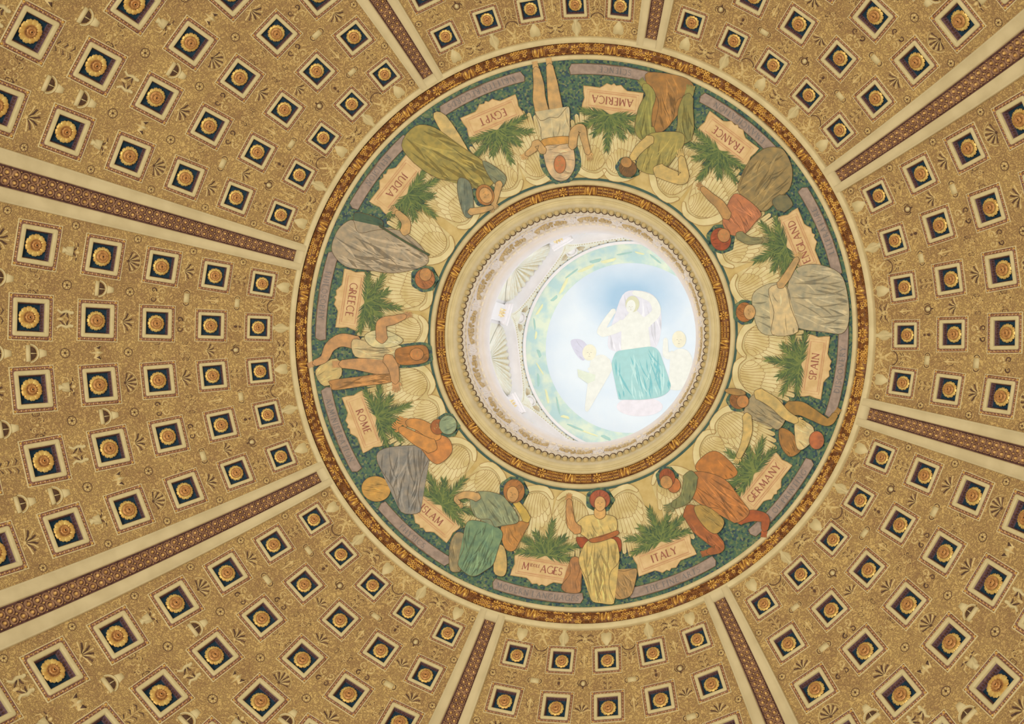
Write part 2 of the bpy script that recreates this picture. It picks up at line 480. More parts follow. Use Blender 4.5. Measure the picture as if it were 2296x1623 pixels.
# ------------------------------------------------------------------ stucco ornaments on the bays
def o_shield():
    bm = bmesh.new()
    prism(bm, [(-.16, .16), (-.08, .2), (0, .17), (.08, .2), (.16, .16), (.15, -.02), (0, -.24), (-.15, -.02)], .05, mi=1, inset=.12)
    for s in (-1, 1):
        strip(bm, [(s*x, y) for x, y in arc(.02, .0, .23, PI*.42, -PI*.42, 10)], .022, .02, .05)
        strip(bm, [(s*x, y) for x, y in arc(.14, -.25, .09, PI*.9, PI*2.1, 8, .4)], .02, .012, .04)
        for q in range(3): blob(bm, s*(.27), .12-.1*q, .05, .018, .04, s*(.5-.4*q))
    strip(bm, arc(0, .2, .1, .2, PI-.2, 6), .02, .02, .05)
    return bm
def o_vase():
    bm = bmesh.new()
    pts = [(-.06, .3), (.06, .3), (.05, .24), (.1, .17), (.15, .08), (.14, -.04), (.07, -.14), (.04, -.2), (.09, -.24), (-.09, -.24), (-.04, -.2), (-.07, -.14), (-.14, -.04), (-.15, .08), (-.1, .17), (-.05, .24)]
    prism(bm, pts, .09, mi=1, inset=.25)
    for s in (-1, 1): strip(bm, [(s*x, y) for x, y in arc(.13, .16, .06, -PI*.4, PI*.9, 8, .6)], .016, .012, .05)
    for s in (-1, 0, 1): blob(bm, s*.06, .33, .02, .05, .05, -s*.5)
    return bm
def o_putto():
    bm = bmesh.new()
    blob(bm, .02, .2, .055, .06, .09, 0, mi=0); blob(bm, 0, .05, .075, .12, .09, .15, mi=0)
    strip(bm, [(-.02, -.03), (-.07, -.13), (-.03, -.25)], .045, .025, .06, mi=0)
    strip(bm, [(.04, -.03), (.1, -.12), (.16, -.22)], .045, .025, .06, mi=0)
    strip(bm, [(.05, .12), (.14, .16), (.2, .26)], .03, .018, .05, mi=0)
    strip(bm, [(-.05, .12), (-.14, .08), (-.2, .0)], .03, .018, .05, mi=0)
    for s in (-1, 1):
        for q in range(3): strip(bm, [(s*.04, .1), (s*(.16+.02*q), .24-.09*q), (s*(.24+.02*q), .22-.14*q)], .022, .012, .04, mi=0)
    strip(bm, arc(0, -.2, .2, PI*1.1, PI*1.9, 8), .016, .016, .04, mi=2)
    return bm
def o_mask():
    bm = bmesh.new()
    blob(bm, 0, .02, .09, .12, .10, 0, mi=0)
    blob(bm, -.035, .05, .02, .014, .12, mi=2); blob(bm, .035, .05, .02, .014, .12, mi=2); blob(bm, 0, -.05, .03, .012, .10, mi=2)
    for s in (-1, 1):
        for q in range(4): strip(bm, [(s*.07, .1-.05*q), (s*.16, .15-.08*q), (s*.24, .1-.09*q)], .018, .01, .04, mi=0 if q % 2 else 2)
        strip(bm, [(s*x, y) for x, y in arc(.18, -.14, .07, 0, PI*1.5, 9, .3)], .018, .01, .04)
    for q in range(5): blob(bm, -.08+.04*q, .15, .014, .05, .05, .4-.2*q)
    return bm
def o_fish():
    bm = bmesh.new()
    for s in (-1, 1):
        strip(bm, [(s*.03, -.26), (s*.10, -.14), (s*.12, .0), (s*.07, .12), (s*.14, .24)], .045, .015, .07)
        blob(bm, s*.05, -.24, .05, .04, .08)
        for q in range(4): strip(bm, [(s*.12, .02+.04*q), (s*(.2), .06+.05*q), (s*.24, .02+.08*q)], .016, .008, .04, mi=2 if q % 2 else 0)
        strip(bm, [(s*.03, -.2), (s*.15, -.24), (s*.22, -.16)], .02, .01, .04)
    for q in range(4): blob(bm, 0, -.14+.1*q, .025, .03, .05, mi=2 if q % 2 else 0)
    return bm
def o_slim():
    bm = bmesh.new()
    blob(bm, 0, .24, .035, .04, .07, mi=0)
    strip(bm, [(0, .2), (0, .08), (0, -.12), (0, -.3)], .05, .025, .07, mi=0)
    for s in (-1, 1):
        strip(bm, [(s*.03, .16), (s*.1, .08), (s*.08, -.04)], .022, .014, .04, mi=0)
        strip(bm, [(s*.05, -.1), (s*.12, -.02), (s*.1, .1), (s*.15, .2)], .012, .01, .03, mi=2)
        strip(bm, [(s*x, y) for x, y in arc(.1, -.22, .06, PI*.5, PI*2, 8, .4)], .014, .01, .03)
    return bm
def o_fern():
    bm = bmesh.new()
    strip(bm, [(0, -.25), (0, .2)], .018, .012, .05)
    for s in (-1, 1):
        for q in range(5):
            y = .16-.09*q
            strip(bm, [(s*.02, y-.04), (s*.11, y+.02), (s*(.19-.015*q), y-.02)], .022, .012, .05, mi=2 if q % 2 == 0 else 0, taper=True)
    for q in range(3): blob(bm, 0, -.12-.06*q, .03, .02, .05)
    return bm
def o_plaque():
    bm = bmesh.new()
    prism(bm, [(-.16, -.09), (.16, -.09), (.16, .09), (-.16, .09)], .06, mi=1, inset=.06)
    for s in (-1, 1):
        for q in range(3):
            strip(bm, [(s*x, y) for x, y in arc(.16, .0, .06+.035*q, -PI*.42, PI*.42, 7)], .012, .012, .045, mi=2 if q == 1 else 0)
    for s in (-1, 1): strip(bm, [(s*x, y) for x, y in arc(.07, .15, .05, -PI*.3, PI*1.4, 8, .4)], .016, .01, .04)
    return bm
def o_heart():
    bm = bmesh.new()
    for s in (-1, 1):
        strip(bm, [(s*x, y) for x, y in [(0, -.22), (.12, -.12), (.17, .0), (.12, .1), (.04, .08)]], .022, .014, .05)
    blob(bm, 0, -.01, .05, .07, .07, mi=2); blob(bm, 0, .14, .045, .045, .06, mi=2); blob(bm, 0, .23, .025, .035, .05)
    for s in (-1, 1): blob(bm, s*.07, .17, .035, .016, .04, s*.6)
    return bm
def o_crest():
    bm = bmesh.new()
    blob(bm, 0, .0, .08, .1, .07, mi=1)
    strip(bm, arc(0, 0, .12, 0, 2*PI, 14), .02, .02, .05, mi=2)
    for s in (-1, 1):
        for q in range(3): strip(bm, [(s*(.13+.05*q), -.1), (s*(.2+.045*q), .0), (s*(.16+.05*q), .14)], .018, .01, .05, mi=2 if q == 0 else 0)
    blob(bm, 0, -.17, .035, .05, .06, mi=2); blob(bm, 0, .17, .05, .03, .05)
    return bm
def o_palm():
    bm = bmesh.new()
    for q in range(9):
        a = PI/2 + (q-4)*.33; s = .27 if q % 2 == 0 else .24
        x, y = math.cos(a), math.sin(a)
        strip(bm, [(x*.04, -.16+y*.04), (x*s*.55, -.16+y*s*.75), (x*s*1.0+(.03 if x > 0 else -.03)*abs(x), -.16+y*s*1.15)], .014, .026, .05, mi=2 if q % 2 else 0)
    blob(bm, 0, -.17, .05, .04, .06)
    for s in (-1, 1): strip(bm, [(s*x, y) for x, y in arc(.09, -.2, .06, PI*.8, PI*2.4, 8, .4)], .016, .01, .04)
    return bm
def o_shell():
    bm = bmesh.new()
    for q in range(11):
        a = PI/2 + (q-5)*.27; x, y = math.cos(a), math.sin(a)
        strip(bm, [(x*.03, -.14+y*.03), (x*.2, -.14+y*.24), (x*.25, -.14+y*.3)], .01, .028, .06, mi=0 if q % 2 else 2)
    strip(bm, arc(0, -.12, .31, .15, PI-.15, 12), .016, .016, .04)
    blob(bm, 0, -.15, .04, .035, .07, mi=2)
    return bm
def o_scroll():
    bm = bmesh.new()
    for s in (-1, 1):
        strip(bm, [(s*x, y) for x, y in arc(.13, .12, .12, -PI*.6, PI*1.5, 14, .25)], .03, .012, .06)
        strip(bm, [(s*x, y) for x, y in arc(.14, -.16, .09, PI*.6, -PI*1.4, 12, .25)], .024, .012, .05, mi=2)
        blob(bm, s*.12, .12, .03, .03, .06); blob(bm, s*.05, -.02, .04, .06, .07, s*.4)
    return bm
def o_kite():
    bm = bmesh.new()
    prism(bm, [(-.24, .14), (-.08, .06), (0, .2), (.08, .06), (.24, .14), (.16, -.12), (.04, -.06), (0, -.24), (-.04, -.06), (-.16, -.12)], .06, mi=0, inset=.4)
    blob(bm, 0, .02, .05, .1, .1, mi=1)
    for s in (-1, 1): prism(bm, [(s*.08, .04), (s*.2, .1), (s*.13, -.06)], .08, mi=2, inset=.3)
    return bm
def o_sphinx():
    bm = bmesh.new()
    for s in (-1, 1):
        blob(bm, s*.16, .17, .05, .055, .09, mi=1)
        strip(bm, [(s*.15, .14), (s*.19, .02), (s*.15, -.1), (s*.22, -.2)], .055, .03, .08, mi=1)
        for q in range(4): strip(bm, [(s*.14, .08-.03*q), (s*.06, .14-.08*q), (s*.03, .2-.11*q)], .02, .012, .05, mi=2 if q % 2 else 0)
        strip(bm, [(s*.2, .1), (s*.28, .14), (s*.3, .22)], .022, .012, .04)
        strip(bm, [(s*x, y) for x, y in arc(.24, -.22, .06, PI, -PI*.7, 9, .4)], .018, .01, .04)
    blob(bm, 0, -.1, .05, .1, .07, mi=0)
    return bm
def o_urn():
    bm = bmesh.new()
    prism(bm, [(-.13, .06), (.13, .06), (.1, -.12), (.04, -.17), (.08, -.22), (-.08, -.22), (-.04, -.17), (-.1, -.12)], .09, mi=1, inset=.2)
    for s in (-1, 1):
        strip(bm, [(s*.13, .05), (s*.22, .02), (s*.24, -.1)], .022, .014, .05)
        strip(bm, [(s*.03, .06), (s*.12, .15), (s*.22, .14)], .024, .012, .05, mi=2)
        blob(bm, s*.1, .14, .05, .025, .06, s*.3)
    blob(bm, 0, .16, .05, .06, .08)
    return bm
def o_lunette():
    bm = bmesh.new()
    strip(bm, arc(0, -.02, .22, 0, PI, 14), .025, .025, .06, mi=1)
    prism(bm, [(-.21, -.02), (.21, -.02), (.21, -.12), (-.21, -.12)], .07, mi=1, inset=.06)
    prism(bm, [(x*.86, y*.86) for x, y in arc(0, -.02, .2, 0.06, PI-.06, 10)], .02, mi=2)
    strip(bm, [(0, .0), (0, .17)], .02, .01, .04, mi=1)
    prism(bm, [(-.12, .22), (.12, .22), (.07, .42), (-.07, .42)], .05, mi=1, inset=.15)
    for s in (-1, 1): blob(bm, s*.16, -.16, .05, .03, .06)
    return bm
def o_flower():
    bm = bmesh.new()
    for q in range(6): blob(bm, .07*math.cos(q*PI/3), .07*math.sin(q*PI/3), .05, .032, .05, q*PI/3, n=6)
    strip(bm, arc(0, 0, .13, 0, 2*PI, 12), .012, .012, .03, mi=2)
    blob(bm, 0, 0, .03, .03, .08, mi=2)
    return bm
def o_vine():
    bm = bmesh.new()
    R_ = random.Random(5)
    for s in (-1, 1):
        for t in (-1, 1):
            strip(bm, [(s*x, t*y) for x, y in arc(.14, .1, .08, PI*1.2, -PI*.7, 12, .3)], .016, .008, .04, mi=0)
            strip(bm, [(s*x, t*y) for x, y in arc(.28, .05, .06, PI*1.2, -PI*.7, 10, .3)], .012, .008, .03, mi=2)
            for q in range(4): blob(bm, s*R_.uniform(.04, .32), t*R_.uniform(.03, .2), .03, .014, .04, R_.uniform(0, 3), mi=R_.choice((0, 2)), n=6)
    blob(bm, 0, 0, .045, .045, .06, mi=0)
    return bm
ORN = dict(shield=o_shield, vase=o_vase, cherub=o_putto, mask=o_mask, dolphins=o_fish, slender_figure=o_slim, fern=o_fern, plaque=o_plaque, heart=o_heart, crest=o_crest,
           palmette=o_palm, shell=o_shell, scroll=o_scroll, kite=o_kite, sphinxes=o_sphinx, urn=o_urn, lunette=o_lunette, flower=o_flower, vine=o_vine)
ORN_ME = {}
def orn(kind, bay, th, a, scale, roll=0.0):
    scale *= 1.40
    P = sph(th, BAY0+bay*PI/4+a)
    if not in_view(P, 120): return
    if kind not in ORN_ME:
        o = obj(kind, ORN[kind](), [M_REL, M_RELC, M_RELD], bays[bay]); ORN_ME[kind] = o.data
        o.matrix_world = frame(th, BAY0+bay*PI/4+a, -.01, roll, scale)
    else:
        meshobj(kind, ORN_ME[kind], bays[bay], frame(th, BAY0+bay*PI/4+a, -.01, roll, scale))
def gap_th(j):  # parallel between row j-1 and row j
    if j == 0: return TH_A + (TH_ROW[0]-half_side(0)/S-TH_A)*.52
    a = TH_ROW[j-1]+half_side(j-1)/S; b = TH_ROW[j]-half_side(j)/S
    return (a+b)/2
for k in range(8):
    for c in range(9):                      # half column steps
        a = (c/2-2)*DPHI; on = c % 2 == 0; ci = c//2
        # beside the garland ring
        s0 = .62
        kind = ('shield' if ci % 2 == 0 else 'vase') if on else ('mask' if ci % 2 == 0 else 'cherub')
        orn(kind, k, gap_th(0)+.002, a, s0)
        for j in range(1, 7):
            sj = 1.02*math.sin(TH_ROW[j]); t = gap_th(j)
            if j == 1: kind = ('fern' if ci % 2 == 0 else 'heart') if on else ('crest' if ci % 2 == 0 else 'plaque')
            elif j == 2: kind = ('palmette' if ci % 2 == 0 else 'palmette') if on and ci % 2 == 1 else ('scroll' if on else ('plaque' if ci % 3 == 0 else 'vine'))
            elif j == 3: kind = 'palmette' if (on and ci % 2 == 1) else ('shell' if on else 'flower')
            elif j == 4: kind = ('sphinxes' if ci % 2 == 1 else 'urn') if on else 'flower'
            elif j == 5: kind = ('fern' if ci % 2 else 'palmette') if on else 'lunette'
            else: kind = 'sphinxes' if on else 'urn'
            if j == 2 and on: kind = 'palmette' if ci % 2 == 0 and ci != 2 else ('scroll' if ci % 2 else 'palmette')
            orn(kind, k, t, a, sj*(.78 if not on else .88))
        if not on:
            for j in range(7):
                sj = 1.0*math.sin(TH_ROW[j])
                kind = [('slender_figure', 'dolphins'), ('palmette', 'slender_figure'), ('vine', 'scroll'), ('kite', 'lunette'), ('lunette', 'vine'), ('vine', 'kite'), ('vine', 'urn')][j][ci % 2]
                orn(kind, k, TH_ROW[j], a, sj*.86)
    for j in range(7):                      # small flowers by the ribs
        for s in (-1, 1):
            orn('flower', k, gap_th(j)+.0, s*(BAYHW-.012), .30+.28*math.sin(TH_ROW[j]))

# ------------------------------------------------------------------ ribs
def rib_strips(side):
    bm = bmesh.new(); prof = [(.0475, -.02), (.0470, .10), (.0455, .13), (.0440, .12), (.0430, .135), (.0225, .135), (.0205, .12), (.0195, .05), (.0190, .02)]
    t0 = TH_A - .004; N = 60; prev = None
    for i in range(N+1):
        t = t0 + (TH_MAX-t0)*i/N
        cur = [bm.verts.new(sph(t, side*a, dn)) for a, dn in prof]
        if prev:
            for q in range(len(prof)-1): bm.faces.new((prev[q], prev[q+1], cur[q+1], cur[q]))
        prev = cur
    if side > 0:          # plain cream block closing the band at the ring
        for q, (ta, tb) in enumerate(((TH_A-.004, TH_A+.009),)):
            g = [[bm.verts.new(sph(t, a, dn)) for a, dn in ((-.0215, .134), (0, .134), (.0215, .134))] for t in (ta, tb)] + [[bm.verts.new(sph(tb, a, .0)) for a in (-.0215, 0, .0215)]]
            for u in range(2):
                for v in range(2): bm.faces.new((g[u][v], g[u][v+1], g[u+1][v+1], g[u+1][v]))
    return bm
def rib_band():
    bm = bmesh.new(); t0 = TH_A + .004; N = 60; prev = None
    prof = [(-.0205, .0), (-.0195, .05), (-.0180, .05), (-.0170, .02), (.0170, .02), (.0180, .05), (.0195, .05), (.0205, .0)]
    for i in range(N+1):
        t = t0 + (TH_MAX-t0)*i/N
        cur = [bm.verts.new(sph(t, a, dn)) for a, dn in prof]
        if prev:
            for q in range(len(prof)-1): bm.faces.new((prev[q], prev[q+1], cur[q+1], cur[q]))
        prev = cur
    return bm
def rib_guilloche():
    bm = bmesh.new(); t = TH_A + .012; n = 0
    while t < 1.45:
        wb = .0172*math.sin(t)*S                 # half width of the band in metres
        Mf = frame(t, 0, .02)
        r = wb*.46
        for s in (-1, 1):
            x = s*wb*.46
            strip(bm, arc(x, 0, r*.88, 0, 2*PI, 12), wb*.10, wb*.10, wb*.26, mi=1, M_=Mf)
            blob(bm, x, 0, r*.50, r*.50, wb*.42, 0, 0, 0, n=8, M_=Mf)
        dt = wb*1.08/S
        Mg = frame(t+dt/2, 0, .02)
        if n % 3 == 0:
            for s in (-1, 1): strip(bm, [(-s*wb*.9, -wb*.55), (-s*wb*.3, -wb*.1), (s*wb*.3, wb*.1), (s*wb*.9, wb*.55)], wb*.11, wb*.11, wb*.2, mi=1, M_=Mg)
        blob(bm, 0, 0, wb*.14, wb*.14, wb*.3, 0, 0, 0, n=6, M_=Mg)
        for s in (-1, 1): blob(bm, s*wb*.86, 0, wb*.09, wb*.09, wb*.2, 0, 0, 0, n=5, M_=Mg)
        t += dt; n += 1
    return bm
M_BAND = noise_mat('band_purple_brown', obs((78, 50, 44)), obs((108, 74, 62)), 10, .5, 0, .4, 30)
M_BOSS = noise_mat('band_boss_gilding', obs((196, 148, 80)), obs((232, 186, 112)), 4, .35, .25)
M_GUIL = noise_mat('guilloche_paint', obs((136, 98, 72)), obs((168, 126, 88)), 8, .45, .1)
RN = ['JUDEA and GREECE', 'EGYPT and JUDEA', 'FRANCE and AMERICA', 'FRANCE and ENGLAND', 'SPAIN and GERMANY', 'ITALY and GERMANY', 'M AGES and ISLAM', 'ISLAM and ROME']
rib0 = empty('dome_rib')
obj('cream_strip', rib_strips(-1), M_RIBC, rib0); obj('cream_strip', rib_strips(1), M_RIBC, rib0)
obj('band', rib_band(), M_BAND, rib0); obj('guilloche', rib_guilloche(), [M_BOSS, M_GUIL], rib0)
for k in range(8):
    az = BAY0 + PI/8 + k*PI/4
    m = Matrix.Rotation(az, 4, 'Z')
    if k == 0: o = rib0; o.matrix_world = m
    else: o = clone_tree(rib0, m)
    setp(o, 'cream dome rib with studded purple-brown band, pointing between %s' % RN[k], 'rib', 'ribs of the dome')

# ------------------------------------------------------------------ gilded rings
def ring_rosette(R_=.13):
    bm = bmesh.new()
    for i in range(8): blob(bm, R_*.72*math.cos(i*PI/4), R_*.72*math.sin(i*PI/4), R_*.32, R_*.24, R_*.45, i*PI/4, 0, 0, n=6)
    strip(bm, arc(0, 0, R_*.42, 0, 2*PI, 12), R_*.1, R_*.1, R_*.5, mi=0)
    blob(bm, 0, 0, R_*.2, R_*.2, R_*.5, 0, 0, 0)
    strip(bm, arc(0, 0, R_*.26, 0, 2*PI, 10), R_*.05, R_*.05, R_*.2, z=.01, mi=1)
    return bm
def ring_knot(L, W_):
    """a twisted ribbon tie lying across the ring: two ovals and a slanting band"""
    bm = bmesh.new()
    for s in (-1, 1):
        blob(bm, s*L*.3, 0, L*.17, W_*.95, W_*.55, 0, 0, 0, n=10, rings=3)
        strip(bm, [(s*L*.30-L*.1, -W_*.7), (s*L*.30+L*.1, W_*.7)], L*.03, L*.03, W_*.3, z=W_*.35, mi=0)
    strip(bm, [(-L*.12, -W_*.85), (-L*.04, -W_*.3), (L*.04, W_*.3), (L*.12, W_*.85)], L*.09, L*.09, W_*.6, mi=0)
    for s in (-1, 1): strip(bm, [(s*L*.5, -W_*.8), (s*L*.56, 0), (s*L*.5, W_*.8)], L*.04, L*.04, W_*.4, mi=0)
    return bm
M_RBASE = noise_mat('ring_ground', obs((92, 54, 36)), obs((138, 90, 52)), 14, .5, .1)
RNG = random.Random(3)
def gilded_ring(rc, hw, n_ros, az_ros, label, style):
    root = empty('gilded_ring')
    setp(root, label, 'gilded ring')
    bm = bmesh.new(); lathe(bm, sprof([(rc+hw, -.03), (rc+hw, .03), (rc+hw*.96, .05), (rc, .07), (rc-hw*.96, .05), (rc-hw, .03), (rc-hw, -.03)]), seg=288)
    obj('ground', bm, M_RBASE, root)
    th = math.asin(rc/S)
    step = 2*PI/n_ros
    rme = None; kme = None
    for i in range(n_ros):
        a = az_ros + i*step
        m = frame(th, a, .055)
        if rme is None: o = obj('rosette', ring_rosette(hw*.98), [M_GOLD, M_GOLDD], root); rme = o.data; o.matrix_world = m
        else: meshobj('rosette', rme, root, m)
        m = frame(th, a+step/2, .055)
        if kme is None: o = obj('ribbon_knot', ring_knot(hw*2.1, hw*.92), [M_GOLD, M_GOLDD], root); kme = o.data; o.matrix_world = m
        else: meshobj('ribbon_knot', kme, root, m)
    bm = bmesh.new()
    for i in range(n_ros*2):
        a0 = az_ros + i*step/2; sgn = 1 if i % 2 == 0 else -1
        g0 = hw*1.05/rc if i % 2 == 0 else hw*1.25/rc
        g1 = hw*1.25/rc if i % 2 == 0 else hw*1.05/rc
        A0 = a0+g0; A1 = a0+step/2-g1; L = (A1-A0)*rc
        if style == 'flowers':
            nx = 7
            for x in range(nx):
                for y in range(3):
                    a = A0+(A1-A0)*(x+.25+(.5 if y % 2 else 0))/nx
                    yy = (-.66+.66*y)*hw
                    Mf = frame(math.asin((rc-yy)/S), a, .055)
                    rr = hw*.37*RNG.uniform(.85, 1.2)
                    gm = 0 if RNG.random() < .6 else 1
                    if (x*3+y) % 3 != 2:
                        ro = RNG.uniform(0, 1)
                        for q in range(5): blob(bm, rr*.66*math.cos(ro+q*1.257), rr*.66*math.sin(ro+q*1.257), rr*.58, rr*.46, rr*.9, ro+q*1.257, 0, gm, n=5, M_=Mf)
                        blob(bm, 0, 0, rr*.25, rr*.25, rr*.9, 0, 0, 1, n=5, M_=Mf)
                    else:
                        for q in range(3): blob(bm, rr*.6*(q-1), rr*.3*(q % 2), rr*.75, rr*.42, rr*1.1, RNG.uniform(-1, 1), 0, gm, n=5, M_=Mf)
        else:
            nx = 3
            for x in range(nx):
                ac = A0+(A1-A0)*(x+.5)/nx; w1 = L/nx
                Mf = frame(th, ac, .055)
                for y in range(3):
                    yy = (y-1)*hw*.62
                    for q in range(3):
                        blob(bm, (q-1)*w1*.27, yy, w1*.13, hw*.25, hw*.34, 0, 0, 0, n=6, M_=Mf)
                for y in (-1, 1):
                    strip(bm, [(-w1*.4, y*hw*.3), (w1*.4, y*hw*.3)], hw*.055, hw*.055, hw*.2, mi=1, M_=Mf)
                strip(bm, [(-w1*.47, -hw*.85), (-w1*.47, hw*.85)], w1*.05, w1*.05, hw*.42, mi=0, M_=Mf)
    g = obj('garland', bm, [M_GOLD, M_GOLDD], root)
    return root
gilded_ring(7.055, .127, 24, RIBAZ[0], 'wide gilded garland ring of flowers around the mural', 'flowers')
gilded_ring(3.686, .127, 16, RIBAZ[0], 'narrow gilded laurel ring around the oculus, inside the mural', 'leaves')

# ------------------------------------------------------------------ oculus: beads, swags, dentils
bead = None
broot = empty('bead_moulding'); setp(broot, 'ring of cream egg beads just outside the white oculus lip', 'bead moulding')
NB = 112
for i in range(NB):
    a = RIBAZ[0] + 2*PI*(i+.5)/NB
    z_ = Vector((-.35*math.cos(a), -.35*math.sin(a), -1)).normalized()
    x_ = Vector((-math.sin(a), math.cos(a), 0)); y_ = z_.cross(x_)
    m = Matrix((x_, y_, z_)).transposed().to_4x4(); m.translation = Vector((3.215*math.cos(a), 3.215*math.sin(a), 41.32))
    if bead is None:
        bm = bmesh.new(); blob(bm, 0, 0, .072, .075, .075, n=12, rings=4); strip(bm, arc(0, 0, .083, PI*1.1, PI*1.9, 10), .009, .009, .03, mi=1)
        o = obj('bead', bm, [M_BEAD, M_RELD], broot); bead = o.data; o.matrix_world = m
    elif i < 100: meshobj('bead', bead, broot, m)
    else:
        if i == 100: bmr = bmesh.new()
        blob(bmr, 0, 0, .072, .075, .075, n=12, rings=4, M_=m); strip(bmr, arc(0, 0, .083, PI*1.1, PI*1.9, 10), .009, .009, .03, mi=1, M_=m)
setp(obj('beads', bmr, [M_BEAD, M_RELD], broot), kind='stuff')
# leaf tips, swag frieze and dentils
sroot = empty('oculus_frieze'); setp(sroot, 'white frieze of fruit swags and dentils inside the oculus', 'frieze')
bm = bmesh.new()
for i in range(NB):
    a = RIBAZ[0] + 2*PI*i/NB
    x_ = Vector((-math.sin(a), math.cos(a), 0)); z_ = Vector((-math.cos(a), -math.sin(a), -.8)).normalized(); y_ = z_.cross(x_)
    m = Matrix((x_, y_, z_)).transposed().to_4x4(); m.translation = Vector((3.13*math.cos(a), 3.13*math.sin(a), 41.40))
    prism(bm, [(-.05, -.05), (.05, -.05), (0, .07)], .03, M_=m, inset=.4)
setp(obj('leaf_tips', bm, M_WHITE, sroot), kind='stuff')
def cyl_frame(r, a, z, lean=.0):
    x_ = Vector((math.sin(a), -math.cos(a), 0)); z_ = Vector((-math.cos(a), -math.sin(a), -lean)).normalized(); y_ = z_.cross(x_)
    m = Matrix((x_, y_, z_)).transposed().to_4x4(); m.translation = Vector((r*math.cos(a), r*math.sin(a), z)); return m
NS = 16; sme = None; tme = None
for i in range(NS):
    a = RIBAZ[0] + 2*PI*(i+.5)/NS
    m = cyl_frame(3.045, a, 41.90, .17)
    if sme is None:
        bm = bmesh.new(); R_ = random.Random(9)
        for q in range(70):
            t = R_.uniform(-1, 1); x = t*.43; y = -.06+.14*t*t + R_.uniform(-.17, .15)*(1-.5*abs(t))
            ang = x/3.03
            blob(bm, 3.03*math.sin(ang), y, R_.uniform(.034, .052), R_.uniform(.034, .052), .065, 0, 3.03*(1-math.cos(ang)), 0, n=6)
        o = obj('fruit_swag', bm, M_SWAG, sroot); sme = o.data; o.matrix_world = m
    else: meshobj('fruit_swag', sme, sroot, m)
    m = cyl_frame(3.045, a+PI/NS, 41.90, .17)
    if tme is None:
        bm = bmesh.new()
        for s in (-1, 1):
            for q in range(3): strip(bm, [(0, .24), (s*.07, .12-.05*q), (s*(.14-.02*q), -.04-.08*q)], .032, .014, .04)
            strip(bm, [(s*x, y) for x, y in arc(.09, -.2, .06, 0, PI*1.6, 8, .4)], .02, .012, .04)
        strip(bm, [(0, .26), (0, -.28)], .035, .014, .05); blob(bm, 0, -.24, .05, .05, .07)
        o = obj('ribbon_bow', bm, M_WHITE, sroot); tme = o.data; o.matrix_world = m
    else: meshobj('ribbon_bow', tme, sroot, m)
bm = bmesh.new(); ND = 104
for i in range(ND):
    a = 2*PI*i/ND; m = cyl_frame(2.965, a, 42.215, 0)
    prism(bm, [(-.055, -.03), (.055, -.03), (.055, .03), (-.055, .03)], .05, M_=m)
setp(obj('dentils', bm, M_WHITE, sroot, smooth=False), kind='stuff')

# ------------------------------------------------------------------ lantern
LZ = 1.6
bm = bmesh.new(); lathe(bm, up([(3.78, 41.4), (3.78, 48.5), (3.2, 49.9), (.01, 50.2)]), seg=160)
setp(obj('wall_lantern', bm, M_WHITE), 'white cylindrical wall of the lantern above the oculus', 'wall', kind='structure')
WG, wnt, wb_ = newmat('daylit_glass')
wb_.inputs['Base Color'].default_value = (.8, .85, .9, 1); wb_.inputs['Emission Color'].default_value = (.9, .95, 1, 1); wb_.inputs['Emission Strength'].default_value = 1.5
wb_.inputs['Roughness'].default_value = .3
for k in range(8):
    a = BAY0 + k*PI/4
    bm = bmesh.new(); prof = []
    N = 8
    for r_, mi in ((3.76, 0),):
        g = [[bm.verts.new(((r_)*math.cos(a+(i/N-.5)*.44), (r_)*math.sin(a+(i/N-.5)*.44), z)) for z in (43.7, 44.7, 45.7, 46.5)] for i in range(N+1)]
        for i in range(N):
            for q in range(3): bm.faces.new((g[i][q], g[i][q+1], g[i+1][q+1], g[i+1][q]))
    # glazing bars
    for i in (0, 2, 4, 6, 8):
        aa = a+(i/N-.5)*.44; m = cyl_frame(3.75, aa, 45.1)
        prism(bm, [(-.02, -1.4), (.02, -1.4), (.02, 1.4), (-.02, 1.4)], .05, mi=1, M_=m)
    for z in (43.7, 45.1, 46.5):
        for i in range(N):
            aa = a+((i+.5)/N-.5)*.44; m = cyl_frame(3.75, aa, z)
            prism(bm, [(-.11, -.02), (.11, -.02), (.11, .02), (-.11, .02)], .04, mi=1, M_=m)
    setp(obj('window_%d' % (k+1), bm, [WG, M_WHITE], smooth=False), 'tall lantern window under the shell arch, toward %s' % TAB[k], 'window', kind='structure')

def Fz(t): return math.sqrt(max(0, 1-t*t))
def front(t):      # t in -1..1 across a bay: front edge of the arch (angle, r, z)
    z = 46.75+1.40*Fz(t); r = 3.37+(48.15-z)/1.40*.27
    return t*PI/8, r, z+LZ
def back(t):
    z = 46.55+1.42*Fz(t); return t*.295, 3.745, z+LZ
def pt(a, r, z): return Vector((r*math.cos(a), r*math.sin(a), z))
arch_me = []
def vault():
    """pendentive field between the arch front and the painted saucer's rim"""
    bm = bmesh.new(); N = 40; Q = 6; prev = None
    for i in range(N+1):
        t = -1+2*i/N; a, r, z = front(t); cur = []
        for q in range(Q+1):
            s = q/Q
            cur.append(bm.verts.new(pt(a, r*(1-s)+3.315*s - .04*math.sin(PI*s)*(1-Fz(t)), z*(1-s)+(48.35+LZ)*s)))
        if prev:
            for q in range(Q): bm.faces.new((prev[q], prev[q+1], cur[q+1], cur[q]))
        prev = cur
    return bm
